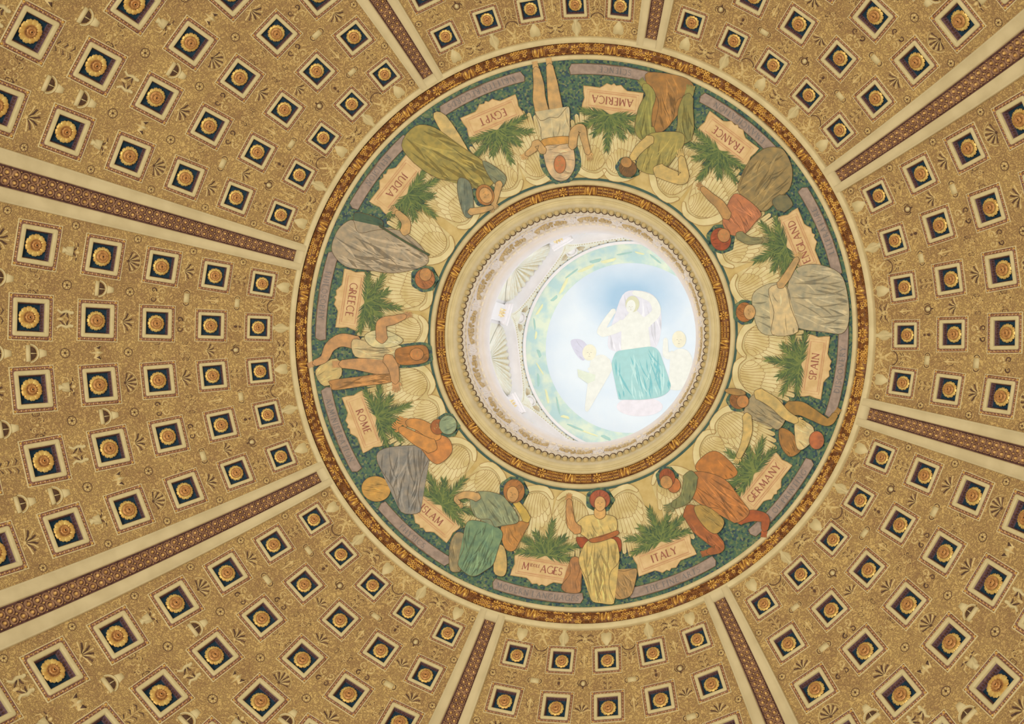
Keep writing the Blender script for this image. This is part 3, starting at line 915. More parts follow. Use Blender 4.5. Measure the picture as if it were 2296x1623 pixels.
def soffit():
    bm = bmesh.new(); N = 40; prev = None
    for i in range(N+1):
        t = -1+2*i/N; a, r, z = front(t); b, r2_, z2 = back(t)
        A = pt(a, r, z); B = pt(b, r2_, z2)
        cur = [bm.verts.new(v) for v in (A + Vector((0, 0, .0)), A.lerp(B, .06) + Vector((0, 0, -.03)), A.lerp(B, .14), A.lerp(B, .8), A.lerp(B, .86) + Vector((0, 0, -.04)), B)]
        if prev:
            for q in range(5): bm.faces.new((prev[q], prev[q+1], cur[q+1], cur[q]))
        prev = cur
    # reveals dropping to the piers
    for sg in (-1, 1):
        a, r, z = front(sg); b, r2_, z2 = back(sg)
        for q in range(1):
            v = [bm.verts.new(x) for x in (pt(a, r, z), pt(b, r2_, z2), pt(b, r2_, 43.2), pt(a, r, 43.2))]
            bm.faces.new(v)
    return bm
def beadline(off, size, n=46):
    bm = bmesh.new()
    for i in range(n):
        t = -0.985+1.97*i/(n-1); t = math.sin(t*PI/2)
        a, r, z = front(t); P = pt(a, r, z).lerp(pt(a, 3.315, 48.35+LZ), off*(.35+.65*(1-Fz(t))) + .02)
        m = cyl_frame(1, a, 0, 1.1); m.translation = P
        blob(bm, 0, 0, size, size, size*1.2, n=5, M_=m)
    return bm
def shell_fan():
    bm = bmesh.new(); zc = 44.9
    prev = None
    for i in range(31):
        b, r_, z2 = back(-1+2*i/30)
        cur = [bm.verts.new(pt(b, 3.744, zc_)) for zc_ in (46.2, z2)]
        if prev: bm.faces.new((prev[0], prev[1], cur[1], cur[0]))
        prev = cur
    n = 15
    for i in range(n):
        t = -1+2*i/(n-1)
        tt = math.sin(t*PI/2*.97)
        b, r_, z2 = back(tt)
        x1 = -b*3.7*.93; y1 = (z2-LZ-zc)*.975
        pts = []
        for s in (.12, .4, .65, .85, 1.0):
            pts.append((x1*s, y1*s))
        m = cyl_frame(3.72, 0, zc+LZ)
        # follow the wall's curve
        prev = None
        for (x, y), wd in zip(pts, (.03, .05, .07, .085, .10)):
            cur = []
            for sx, h in ((-1, .0), (-.5, .05), (0, .075), (.5, .05), (1, .0)):
                xx = x+sx*wd; an = -xx/3.72
                rr = 3.735-h*1.3
                cur.append(bm.verts.new((rr*math.cos(an), rr*math.sin(an), zc+LZ+y)))
            if prev:
                for j in range(4):
                    f = bm.faces.new((prev[j], prev[j+1], cur[j+1], cur[j])); f.material_index = 0
            prev = cur
    return bm
def shell_gilt():
    bm = bmesh.new(); zc = 44.9; n = 15
    for i in range(n-1):
        t = -1+2*(i+.5)/(n-1); tt = math.sin(t*PI/2*.97); b, r_, z2 = back(tt)
        x1 = -b*3.7*.93; y1 = (z2-LZ-zc)*.965
        prev = None
        for s in (.36, .5, .65, .8, .92, .97):
            x = x1*s; y = y1*s; cur = []; wd = .015+.020*s
            for sx, h in ((-1, 0), (0, .045), (1, 0)):
                xx = x+sx*wd; an = -xx/3.72; rr = 3.725-h
                cur.append(bm.verts.new((rr*math.cos(an), rr*math.sin(an), zc+LZ+y)))
            if prev:
                for j in range(2): bm.faces.new((prev[j], prev[j+1], cur[j+1], cur[j]))
            prev = cur
    return bm
def medallion():
    bm = bmesh.new()
    m = cyl_frame(3.40, PI/8, 47.83+LZ, .75)
    strip(bm, arc(0, 0, .17, 0, 2*PI, 20), .022, .022, .05, M_=m)
    blob(bm, 0, 0, .13, .13, .05, n=14, M_=m, rings=3)
    for s in (-1, 1):
        for q in range(4): strip(bm, [(s*.2, .12-.05*q), (s*.26, .15-.05*q), (s*(.33+.03*q), .2-.02*q)], .016, .008, .03, M_=m, mi=1)
        blob(bm, s*.06, -.25, .03, .05, .04, s*.3, M_=m, mi=1)
    blob(bm, 0, -.33, .025, .06, .04, M_=m, mi=1)
    return bm
def pier_block():
    bm = bmesh.new()
    m = cyl_frame(3.66, PI/8, 45.6+LZ)
    for (x0, x1, y0, y1, h) in ((-.33, .33, .85, 1.02, .16), (-.30, .30, .74, .85, .10), (-.26, .26, -2, .74, .05), (-.35, .35, 1.02, 1.1, .2)):
        prism(bm, [(x0, y0), (x1, y0), (x1, y1), (x0, y1)], h, M_=m)
    for q, y in enumerate((.55, .35, .15)):
        for s in (-1, 0, 1): blob(bm, s*.09+(.02 if q % 2 else -.01), y, .035, .03, .09, .5*s, M_=m, mi=1, n=6, z=.05)
    return bm
aroot = empty('lantern_arch', Matrix.Rotation(BAY0, 4, 'Z'))
obj('pendentive', vault(), M_SHELLM, aroot); obj('arch_soffit', soffit(), M_WHITE, aroot)
obj('shell', shell_fan(), M_SHELLM, aroot); obj('gilt_rays', shell_gilt(), M_LGOLD, aroot)
obj('medallion', medallion(), [M_WHITE, M_SWAG], aroot); obj('pier', pier_block(), [M_WHITE, M_LGOLD], aroot, smooth=False)
setp(obj('pearl_border', beadline(.16, .022), M_SWAG, aroot), None)
LN = ['ROME and GREECE', 'JUDEA', 'EGYPT and AMERICA', 'FRANCE', 'ENGLAND and SPAIN', 'GERMANY', 'ITALY and M AGES', 'ISLAM']
for k in range(8):
    m = Matrix.Rotation(BAY0+k*PI/4, 4, 'Z')
    o = aroot if k == 0 else clone_tree(aroot, m)
    setp(o, 'white lantern arch with gilt-rayed shell, on the side toward %s' % LN[k], 'arch', 'shell arches of the lantern')

# painted saucer
def cap_pt(r, az, dn=0.0):
    th = math.asin(r/CAPR); rr = CAPR-dn
    return Vector((rr*math.sin(th)*math.cos(az), rr*math.sin(th)*math.sin(az), CAPZ+rr*math.cos(th)))
def cap_ring(bm, radii, dn, seg=160, mi=0):
    prev = None
    for r in radii:
        cur = [bm.verts.new(cap_pt(r, 2*PI*i/seg, dn)) for i in range(seg)]
        if prev:
            for i in range(seg):
                f = bm.faces.new((prev[i], prev[(i+1) % seg], cur[(i+1) % seg], cur[i])); f.material_index = mi
        prev = cur
def sky_mat():
    m, nt, b = newmat('painted_sky')
    tc = nt.nodes.new('ShaderNodeTexCoord')
    n = nt.nodes.new('ShaderNodeTexNoise'); n.inputs['Scale'].default_value = .8; n.inputs['Detail'].default_value = 5
    nt.links.new(tc.outputs['Object'], n.inputs['Vector'])
    P = atcap(1420, 665)
    mp = nt.nodes.new('ShaderNodeMapping'); mp.vector_type = 'POINT'
    mp.inputs['Location'].default_value = (-P.x/1.9, -P.y/1.2, -P.z/1.9); mp.inputs['Scale'].default_value = (1/1.9, 1/1.2, 1/1.9)
    g = nt.nodes.new('ShaderNodeTexGradient'); g.gradient_type = 'SPHERICAL'
    nt.links.new(tc.outputs['Object'], mp.inputs['Vector']); nt.links.new(mp.outputs[0], g.inputs['Vector'])
    add = nt.nodes.new('ShaderNodeMath'); add.operation = 'MULTIPLY_ADD'; add.inputs[1].default_value = .55
    nt.links.new(n.outputs['Fac'], add.inputs[0]); nt.links.new(g.outputs['Fac'], add.inputs[2])
    r = nt.nodes.new('ShaderNodeValToRGB'); e = r.color_ramp.elements
    e[0].position = .20; e[0].color = obl((220, 229, 242)); e[1].position = 1.0; e[1].color = obl((160, 192, 222))
    x = e.new(.42); x.color = obl((206, 220, 238))
    nt.links.new(add.outputs[0], r.inputs['Fac']); nt.links.new(r.outputs['Color'], b.inputs['Base Color'])
    b.inputs['Roughness'].default_value = .7
    return m
proot = empty('saucer_painting'); setp(proot, 'pale painted saucer ceiling of the lantern with sky and robed figure', 'painting')
bm = bmesh.new(); cap_ring(bm, [3.32]+[3.2-.2*i for i in range(16)]+[.02], 0); obj('sky', bm, sky_mat(), proot)
bm = bmesh.new(); cap_ring(bm, [3.32, 3.28, 3.24], .05); obj('rim', bm, M_WHITE, proot)
M_RIMG = noise_mat('painted_garland_border', obl((186, 214, 216)), obl((222, 232, 214)), 2.2, .7, detail=6, lo=.4, hi=.62)
bm = bmesh.new(); cap_ring(bm, [3.24, 3.1, 2.95, 2.8, 2.66], .006); obj('border', bm, M_RIMG, proot)
bm = bmesh.new()
for i in range(150):
    a = BAY0 + 2*PI*i/150
    if (i % 19) in (18,): continue
    P = pt(a, 3.345, 48.30+LZ); m = cyl_frame(1, a, 0, 1.2); m.translation = P
    blob(bm, 0, 0, .035, .035, .05, n=5, M_=m, mi=i % 2)
setp(obj('star_band', bm, [M_LDARK, M_LGOLD], proot), None)

# ------------------------------------------------------------------ flat painting tools
def smooth_poly(p, closed=True, sub=4):
    n = len(p); out = []
    rng = range(n) if closed else range(n-1)
    for i in rng:
        p0 = p[(i-1) % n] if closed else p[max(0, i-1)]; p1 = p[i]; p2 = p[(i+1) % n]; p3 = p[(i+2) % n] if closed else p[min(n-1, i+2)]
        for s in range(sub):
            t = s/sub; t2 = t*t; t3 = t2*t
            out.append(tuple(.5*((2*p1[k])+(-p0[k]+p2[k])*t+(2*p0[k]-5*p1[k]+4*p2[k]-p3[k])*t2+(-p0[k]+3*p1[k]-3*p2[k]+p3[k])*t3) for k in (0, 1)))
    if not closed: out.append(tuple(p[-1]))
    return out
def inside(x, y, poly):
    c = False; n = len(poly); j = n-1
    for i in range(n):
        if ((poly[i][1] > y) != (poly[j][1] > y)) and (x < (poly[j][0]-poly[i][0])*(y-poly[i][1])/(poly[j][1]-poly[i][1]+1e-12)+poly[i][0]): c = not c
        j = i
    return c
def fill(bm, poly, mapper, dn, maxlen, mi=0):
    b2 = bmesh.new()
    vs = [b2.verts.new((x, y, 0)) for x, y in poly]
    try: b2.faces.new(vs)
    except Exception: b2.free(); return
    bmesh.ops.triangulate(b2, faces=b2.faces[:], ngon_method='EAR_CLIP')
    for _ in range(4):
        es = [e for e in b2.edges if e.calc_length() > maxlen]
        if not es: break
        bmesh.ops.subdivide_edges(b2, edges=es, cuts=1)
        bmesh.ops.triangulate(b2, faces=[f for f in b2.faces if len(f.verts) > 3])
    mp = {v: bm.verts.new(mapper(v.co.x, v.co.y, dn)) for v in b2.verts}
    for f in b2.faces:
        try: g = bm.faces.new([mp[v] for v in f.verts]); g.material_index = mi
        except Exception: pass
    b2.free()
def ribbon(bm, pts, w0, w1, mapper, dn, mi=0, closed=False):
    n = len(pts); prev = None; first = None
    for i in range(n + (1 if closed else 0)):
        p = pts[i % n]; a = pts[(i-1) % n] if (closed or i > 0) else p; b = pts[(i+1) % n] if (closed or i < n-1) else p
        d = Vector((b[0]-a[0], b[1]-a[1])); d = d.normalized() if d.length > 1e-9 else Vector((1, 0))
        t = i/max(1, n-1); ww = w0+(w1-w0)*t; nn = Vector((-d.y, d.x))*ww
        cur = [bm.verts.new(mapper(p[0]+nn.x, p[1]+nn.y, dn)), bm.verts.new(mapper(p[0]-nn.x, p[1]-nn.y, dn))]
        if prev:
            f = bm.faces.new((prev[0], prev[1], cur[1], cur[0])); f.material_index = mi
        prev = cur
def ellipse(cx, cy, rx, ry, rot=0.0, n=18):
    out = []
    for i in range(n):
        a = 2*PI*i/n; x = rx*math.cos(a); y = ry*math.sin(a)
        out.append((cx+x*math.cos(rot)-y*math.sin(rot), cy+x*math.sin(rot)+y*math.cos(rot)))
    return out
class Limb(list): pass
def limb(pts, radii):
    """outline of a tapering limb along a polyline"""
    p = smooth_poly(pts, False, 4); n = len(p); L = []; Rr = []
    for i in range(n):
        a = p[max(0, i-1)]; b = p[min(n-1, i+1)]; d = Vector((b[0]-a[0], b[1]-a[1])).normalized(); nn = Vector((-d.y, d.x))
        t = i/(n-1)*(len(radii)-1); q = min(len(radii)-2, int(t)); ww = radii[q]+(radii[q+1]-radii[q])*(t-q)
        L.append((p[i][0]+nn.x*ww, p[i][1]+nn.y*ww)); Rr.append((p[i][0]-nn.x*ww, p[i][1]-nn.y*ww))
    d0 = Vector((p[0][0]-p[1][0], p[0][1]-p[1][1])).normalized()*radii[0]; d1 = Vector((p[-1][0]-p[-2][0], p[-1][1]-p[-2][1])).normalized()*radii[-1]
    out = Limb(L + [(p[-1][0]+d1.x*.8, p[-1][1]+d1.y*.8)] + Rr[::-1] + [(p[0][0]+d0.x*.8, p[0][1]+d0.y*.8)])
    out.end = p[-1]; out.dir = math.atan2(d1.y, d1.x); out.r = radii[-1]
    return out
def shape(name, poly, col, mapper, parent, dn, smooth=True, outline=True, folds=0, flow=0.0, seed=1, maxlen=20, lantern=False, lw=1.0, fold_cols=None):
    """one painted patch: flat colour, fold strokes in darker and lighter paint, dark contour"""
    pl = smooth_poly(poly) if smooth else poly
    bm = bmesh.new(); fill(bm, pl, mapper, dn, maxlen, 0)
    R_ = random.Random(seed)
    xs = [p[0] for p in pl]; ys = [p[1] for p in pl]; ex = max(max(xs)-min(xs), max(ys)-min(ys))
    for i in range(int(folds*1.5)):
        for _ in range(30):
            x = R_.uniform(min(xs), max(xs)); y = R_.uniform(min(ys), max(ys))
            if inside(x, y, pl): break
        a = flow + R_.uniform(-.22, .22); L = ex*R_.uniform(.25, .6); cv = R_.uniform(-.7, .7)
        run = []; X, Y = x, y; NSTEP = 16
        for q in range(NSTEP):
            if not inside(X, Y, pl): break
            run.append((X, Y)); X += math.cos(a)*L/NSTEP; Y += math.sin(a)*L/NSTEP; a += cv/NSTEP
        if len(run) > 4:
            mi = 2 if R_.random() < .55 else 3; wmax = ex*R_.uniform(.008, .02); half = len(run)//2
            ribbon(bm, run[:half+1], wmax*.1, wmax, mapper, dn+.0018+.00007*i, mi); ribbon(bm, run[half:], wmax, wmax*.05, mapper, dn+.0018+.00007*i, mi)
    if isinstance(poly, Limb) and name == 'arm' and not lantern:        # hand: palm, four fingers, thumb
        ex_, ey_ = poly.end; d = poly.dir; r_ = poly.r
        fill(bm, smooth_poly(ellipse(ex_+math.cos(d)*r_*.7, ey_+math.sin(d)*r_*.7, r_*1.15, r_*.95, d)), mapper, dn+.001, maxlen, 0)
        for q in range(4):
            o_ = (q-1.5)*.48; L1 = r_*(1.3, 1.6, 1.5, 1.15)[q]
            bx = ex_+math.cos(d)*r_*1.4-math.sin(d)*r_*o_; by = ey_+math.sin(d)*r_*1.4+math.cos(d)*r_*o_; a1 = d+o_*.22; a2 = a1+.35
            ribbon(bm, [(bx, by), (bx+math.cos(a1)*L1*.55, by+math.sin(a1)*L1*.55), (bx+math.cos(a1)*L1*.55+math.cos(a2)*L1*.45, by+math.sin(a1)*L1*.55+math.sin(a2)*L1*.45)], r_*.22, r_*.15, mapper, dn+.002, 0)
            if q: ribbon(bm, [(bx+math.sin(a1)*r_*.24, by-math.cos(a1)*r_*.24), (bx+math.sin(a1)*r_*.24+math.cos(a1)*L1*.5, by-math.cos(a1)*r_*.24+math.sin(a1)*L1*.5)], r_*.04, r_*.03, mapper, dn+.004, 2)
        a1 = d-1.0; bx = ex_+math.cos(d)*r_*.4+math.sin(d)*r_*.7; by = ey_+math.sin(d)*r_*.4-math.cos(d)*r_*.7
        ribbon(bm, [(bx, by), (bx+math.cos(a1)*r_*.7, by+math.sin(a1)*r_*.7), (bx+math.cos(a1)*r_*.7+math.cos(d)*r_*.6, by+math.sin(a1)*r_*.7+math.sin(d)*r_*.6)], r_*.26, r_*.18, mapper, dn+.002, 0)
    if isinstance(poly, Limb) and name == 'leg':        # foot with toes
        ex_, ey_ = poly.end; d = poly.dir; r_ = poly.r
        fill(bm, smooth_poly(ellipse(ex_+math.cos(d)*r_*.8, ey_+math.sin(d)*r_*.8, r_*1.5, r_*.9, d)), mapper, dn+.001, maxlen, 0)
        for q in range(5):
            o_ = (q-2)*.36; ribbon(bm, [(ex_+math.cos(d)*r_*1.7-math.sin(d)*r_*o_, ey_+math.sin(d)*r_*1.7+math.cos(d)*r_*o_), (ex_+math.cos(d)*r_*2.5-math.sin(d)*r_*o_*1.1, ey_+math.sin(d)*r_*2.5+math.cos(d)*r_*o_*1.1)], r_*.17, r_*.12, mapper, dn+.002, 0)
    if outline: ribbon(bm, pl, lw, lw, mapper, dn+.005, 1, True)
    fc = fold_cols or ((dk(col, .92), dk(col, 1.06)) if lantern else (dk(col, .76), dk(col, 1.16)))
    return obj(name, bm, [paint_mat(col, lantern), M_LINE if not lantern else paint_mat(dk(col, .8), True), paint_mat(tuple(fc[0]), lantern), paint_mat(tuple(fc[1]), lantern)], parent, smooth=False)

# ------------------------------------------------------------------ figures on the saucer
def capmap(x, y, dn): return atcap(960+x*.4313, 420+y*.4313, dn)
def cshape(name, poly, col, parent, dn, **k):
    k.setdefault('outline', False)
    return shape(name, poly, col, capmap, parent, dn, maxlen=28, lantern=True, lw=.9, **k)
SK = (224, 226, 224)
fr = setp(empty('painted_figure'), 'seated figure in teal robe raising a veil'); fr.parent = proot
cshape('veil', [(960, 700), (1010, 560), (1080, 535), (1170, 560), (1210, 640), (1205, 780), (1150, 850), (960, 850), (935, 790)], (216, 216, 230), fr, .010, folds=14, flow=1.4, seed=3)
cshape('torso', [(1005, 700), (1045, 672), (1055, 640), (1085, 640), (1095, 672), (1140, 695), (1140, 770), (1150, 845), (1010, 855), (1022, 770)], SK, fr, .020)
cshape('arm', limb([(1015, 712), (950, 745), (898, 752), (930, 690), (965, 640)], (28, 22, 20, 17, 13)), SK, fr, .026)
cshape('arm', limb([(1130, 705), (1185, 650), (1170, 590), (1120, 560), (1070, 548)], (28, 24, 20, 17, 12)), SK, fr, .026)
cshape('robe', [(990, 850), (1080, 842), (1160, 828), (1205, 862), (1232, 960), (1262, 1035), (1215, 1085), (1100, 1105), (1040, 1090), (990, 1100), (985, 1010), (955, 930), (965, 880)], (160, 202, 206), fr, .032, folds=34, flow=1.35, seed=5, fold_cols=((122, 184, 194), (184, 218, 220)))
cshape('hair', ellipse(1062, 606, 36, 42), (206, 206, 180), fr, .036)
cshape('face', ellipse(1054, 618, 24, 34, .15), SK, fr, .040)
fl = setp(empty('painted_figure'), 'small pale child figure holding a book, left'); fl.parent = proot
cshape('wing', [(740, 800), (790, 790), (830, 830), (810, 900), (770, 870)], (204, 204, 226), fl, .010, folds=6, flow=.8)
cshape('body', [(850, 890), (910, 870), (950, 910), (950, 960), (900, 985), (850, 1000), (840, 1100), (835, 1160), (815, 1150), (830, 1030), (840, 950)], SK, fl, .020)
cshape('head', ellipse(838, 858, 36, 42, .2), (226, 224, 208), fl, .026)
cshape('arm', limb([(925, 900), (920, 950), (840, 945)], (22, 18, 13)), SK, fl, .030)
cshape('book', [(775, 945), (870, 975), (865, 1005), (830, 1020), (780, 985)], (214, 222, 210), fl, .036, smooth=False)
fr2 = setp(empty('painted_figure'), 'small pale child figure raising a hand, right'); fr2.parent = proot
cshape('body', [(1262, 870), (1300, 840), (1350, 850), (1375, 900), (1360, 960), (1345, 1030), (1300, 1055), (1250, 1040), (1280, 970), (1262, 920)], SK, fr2, .020)
cshape('head', ellipse(1305, 790, 36, 44, -.1), (226, 222, 204), fr2, .026)
cshape('arm', limb([(1275, 870), (1238, 870), (1235, 790)], (20, 17, 11)), SK, fr2, .030)
cshape('cloud', ellipse(1100, 1140, 120, 50), (224, 220, 232), proot, .012)
for fx, fy, fs, par in ((1054, 622, 24, fr), (838, 862, 30, fl), (1305, 795, 30, fr2)):
    bm = bmesh.new()
    for sd in (-1, 1): ribbon(bm, [(fx+sd*fs*.18, fy-fs*.1), (fx+sd*fs*.45, fy-fs*.1)], fs*.06, fs*.04, capmap, .046)
    ribbon(bm, [(fx, fy), (fx, fy+fs*.3)], fs*.03, fs*.05, capmap, .046); ribbon(bm, [(fx-fs*.18, fy+fs*.55), (fx+fs*.18, fy+fs*.55)], fs*.05, fs*.05, capmap, .046)
    obj('facial_features', bm, paint_mat((196, 190, 180), True), par)
def lcap(x, y, dn): return atcap(x, y, dn)
RB = random.Random(21)
bm = bmesh.new()
for i in range(40):
    a = BAY0 - PI/8 + 2*PI*i/40 + RB.uniform(-.03, .03); r = RB.uniform(2.78, 3.08); n = 10
    L = RB.uniform(.12, .28); W_ = RB.uniform(.03, .07); rot = RB.uniform(-.5, .5)
    vs = []
    for q in range(n):
        t = 2*PI*q/n; u = L*math.cos(t)*(1+.3*math.sin(3*t)); v = W_*math.sin(t)*(1+.4*math.cos(2*t))
        uu = u*math.cos(rot)-v*math.sin(rot); vv = u*math.sin(rot)+v*math.cos(rot)
        vs.append(bm.verts.new(cap_pt(r+vv, a+uu/r, .012)))
    f = bm.faces.new(vs); f.material_index = i % 2
setp(obj('border_scrolls', bm, [paint_mat((232, 232, 188), True), paint_mat((170, 206, 200), True)], proot), kind='stuff')

# ------------------------------------------------------------------ mural ring
mural = empty('mural'); setp(mural, 'ring mural of winged robed figures, name tablets and palm fronds on green mosaic', 'mural')
def mring(prof_r, mat, name, dn=0.0):
    bm = bmesh.new(); prof = []
    for r in prof_r:
        th = math.asin(r/RM); rr = RM-dn; prof.append((rr*math.sin(th), ZC+rr*math.cos(th)))
    lathe(bm, prof, seg=288); return obj(name, bm, mat, mural)
mring([6.84-.07*i for i in range(24)], M_MOS, 'mosaic_ground')
mring([5.24-.075*i for i in range(17)]+[3.99], M_MGOLD, 'gold_ground')
mring([4.0, 3.96, 3.93], paint_mat((52, 84, 78)), 'dark_edge')
TH_O = math.asin(6.82/RM)
def local(azc):        # (u metres to the right, v metres inward from the outer edge) -> mural surface
    def f(u, v, dn):
        th = TH_O - v/RM; r = RM*math.sin(th)
        return sph(th, azc - u/r, dn, RM)
    return f
def pix_az(x, y):
    p = at(x, y); return math.atan2(p.y, p.x)

# ---- lettering, drawn as Roman capitals
LET = {}
def L_(ch, wd, strokes): LET[ch] = (wd, strokes)
T, t_ = .085, .045
L_('A', .74, [((0, 0, .36, 1), t_), ((.36, 1, .72, 0), T), ((.14, .34, .58, .34), t_), ((-.05, 0, .1, 0), t_), ((.6, 0, .8, 0), t_)])
L_('B', .55, [((.06, 0, .06, 1), T), ('a', .06, .75, .38, .25, -90, 90), ('a', .06, .26, .46, .26, -90, 90)])
L_('C', .72, [('a', .42, .5, .42, .52, 45, 315)])
L_('D', .70, [((.06, 0, .06, 1), T), ('a', .06, .5, .62, .5, -90, 90)])
L_('E', .50, [((.06, 0, .06, 1), T), ((0, 1, .5, 1), t_), ((0, .52, .4, .52), t_), ((0, 0, .54, 0), t_)])
L_('F', .48, [((.06, 0, .06, 1), T), ((0, 1, .5, 1), t_), ((0, .52, .4, .52), t_), ((-.04, 0, .18, 0), t_)])
L_('G', .74, [('a', .42, .5, .42, .52, 45, 340), ((.78, .02, .78, .42), T), ((.62, .44, .88, .44), t_)])
L_('H', .72, [((.06, 0, .06, 1), T), ((.66, 0, .66, 1), T), ((.06, .5, .66, .5), t_)])
L_('I', .16, [((.06, 0, .06, 1), T), ((-.04, 0, .16, 0), t_), ((-.04, 1, .16, 1), t_)])
L_('J', .26, [((.14, .1, .14, 1), T), ((.04, 1, .24, 1), t_), ((.14, .1, -.02, -.1), t_)])
L_('L', .50, [((.06, 0, .06, 1), T), ((0, 0, .52, 0), t_), ((-.04, 1, .18, 1), t_)])
L_('M', .90, [((.08, 0, .12, 1), t_), ((.12, 1, .45, .1), T), ((.45, .1, .78, 1), t_), ((.78, 1, .84, 0), T), ((-.02, 0, .18, 0), t_), ((.74, 0, .94, 0), t_)])
L_('N', .74, [((.06, 0, .06, 1), t_), ((.06, 1, .68, 0), T), ((.68, 0, .68, 1), t_), ((-.04, 0, .16, 0), t_), ((.58, 1, .78, 1), t_)])
L_('O', .82, [('a', .42, .5, .42, .52, 0, 360)])
L_('P', .52, [((.06, 0, .06, 1), T), ('a', .06, .74, .42, .26, -90, 90), ((-.04, 0, .18, 0), t_)])
L_('R', .62, [((.06, 0, .06, 1), T), ('a', .06, .74, .40, .26, -90, 90), ((.25, .48, .62, 0), T), ((-.04, 0, .18, 0), t_)])
L_('S', .46, [('a', .24, .74, .22, .26, 30, 260), ('a', .22, .26, .24, .26, 80, -150)])
L_('T', .62, [((.31, 0, .31, 1), T), ((0, 1, .62, 1), t_), ((.2, 0, .42, 0), t_)])
L_('U', .70, [((.06, .3, .06, 1), T), ((.64, .3, .64, 1), t_), ('a', .35, .3, .29, .31, 180, 360)])
L_('V', .72, [((0, 1, .36, 0), T), ((.36, 0, .72, 1), t_)])
L_('W', 1.05, [((0, 1, .28, 0), T), ((.28, 0, .52, 1), t_), ((.52, 1, .78, 0), T), ((.78, 0, 1.04, 1), t_)])
L_('Y', .70, [((0, 1, .35, .48), T), ((.7, 1, .35, .48), t_), ((.35, 0, .35, .48), T), ((.24, 0, .46, 0), t_)])
def text_width(s, h, gap=.16): return sum((LET[c][0]+gap if c != ' ' else .45)*h for c in s) - gap*h
def text(bm, s, x, y, h, mapper, dn, mi=0, gap=.16):
    for c in s:
        if c == ' ': x += .45*h; continue
        wd, st = LET[c]
        for k in st:
            if k[0] == 'a':
                _, cx, cy, rx, ry, a0, a1 = k; pts = []
                for i in range(15):
                    a = math.radians(a0+(a1-a0)*i/14); pts.append((x+(cx+rx*math.cos(a))*h, y+(cy+ry*math.sin(a))*h))
                ribbon(bm, pts, .052*h, .052*h, mapper, dn, mi)
            else:
                (x0, y0, x1, y1), w_ = k
                ribbon(bm, [(x+x0*h, y+y0*h), (x+x1*h, y+y1*h)], w_*h, w_*h, mapper, dn, mi)
        x += (wd+gap)*h
    return x
M_TAB = noise_mat('tablet_paint', obs((212, 176, 118)), obs((228, 194, 138)), 5, .65)
M_TABP = noise_mat('tablet_frame_paint', obs((198, 148, 104)), obs((212, 164, 116)), 6, .65)
M_LETR = noise_mat('letter_paint', obs((150, 92, 74)), obs((168, 106, 82)), 6, .65)
M_LIL = noise_mat('banner_lilac_paint', obs((150, 130, 112)), obs((172, 148, 128)), 9, .7)
M_LILT = noise_mat('banner_letter_paint', obs((120, 112, 104)), obs((134, 124, 114)), 9, .7)
TABLETS = [('EGYPT', 1105, 262, 'WRITTEN RECORDS', 'Egypt'), ('AMERICA', 1374, 226, 'SCIENCE', 'America'), ('FRANCE', 1633, 312, 'EMANCIPATION', 'France'), ('ENGLAND', 1793, 542, 'LITERATURE', 'England'),
           ('SPAIN', 1827, 822, 'DISCOVERY', 'Spain'), ('GERMANY', 1714, 1083, 'ART OF PRINTING', 'Germany'), ('ITALY', 1490, 1244, 'THE FINE ARTS', 'Italy'), ('MAGES', 1217, 1276, 'MODERN LANGUAGES', 'Middle Ages'),
           ('ISLAM', 968, 1155, 'PHYSICS', 'Islam'), ('ROME', 815, 945, 'ADMINISTRATION', 'Rome'), ('GREECE', 788, 672, 'PHILOSOPHY', 'Greece'), ('JUDEA', 890, 415, 'RELIGION', 'Judea')]
tab_az = []
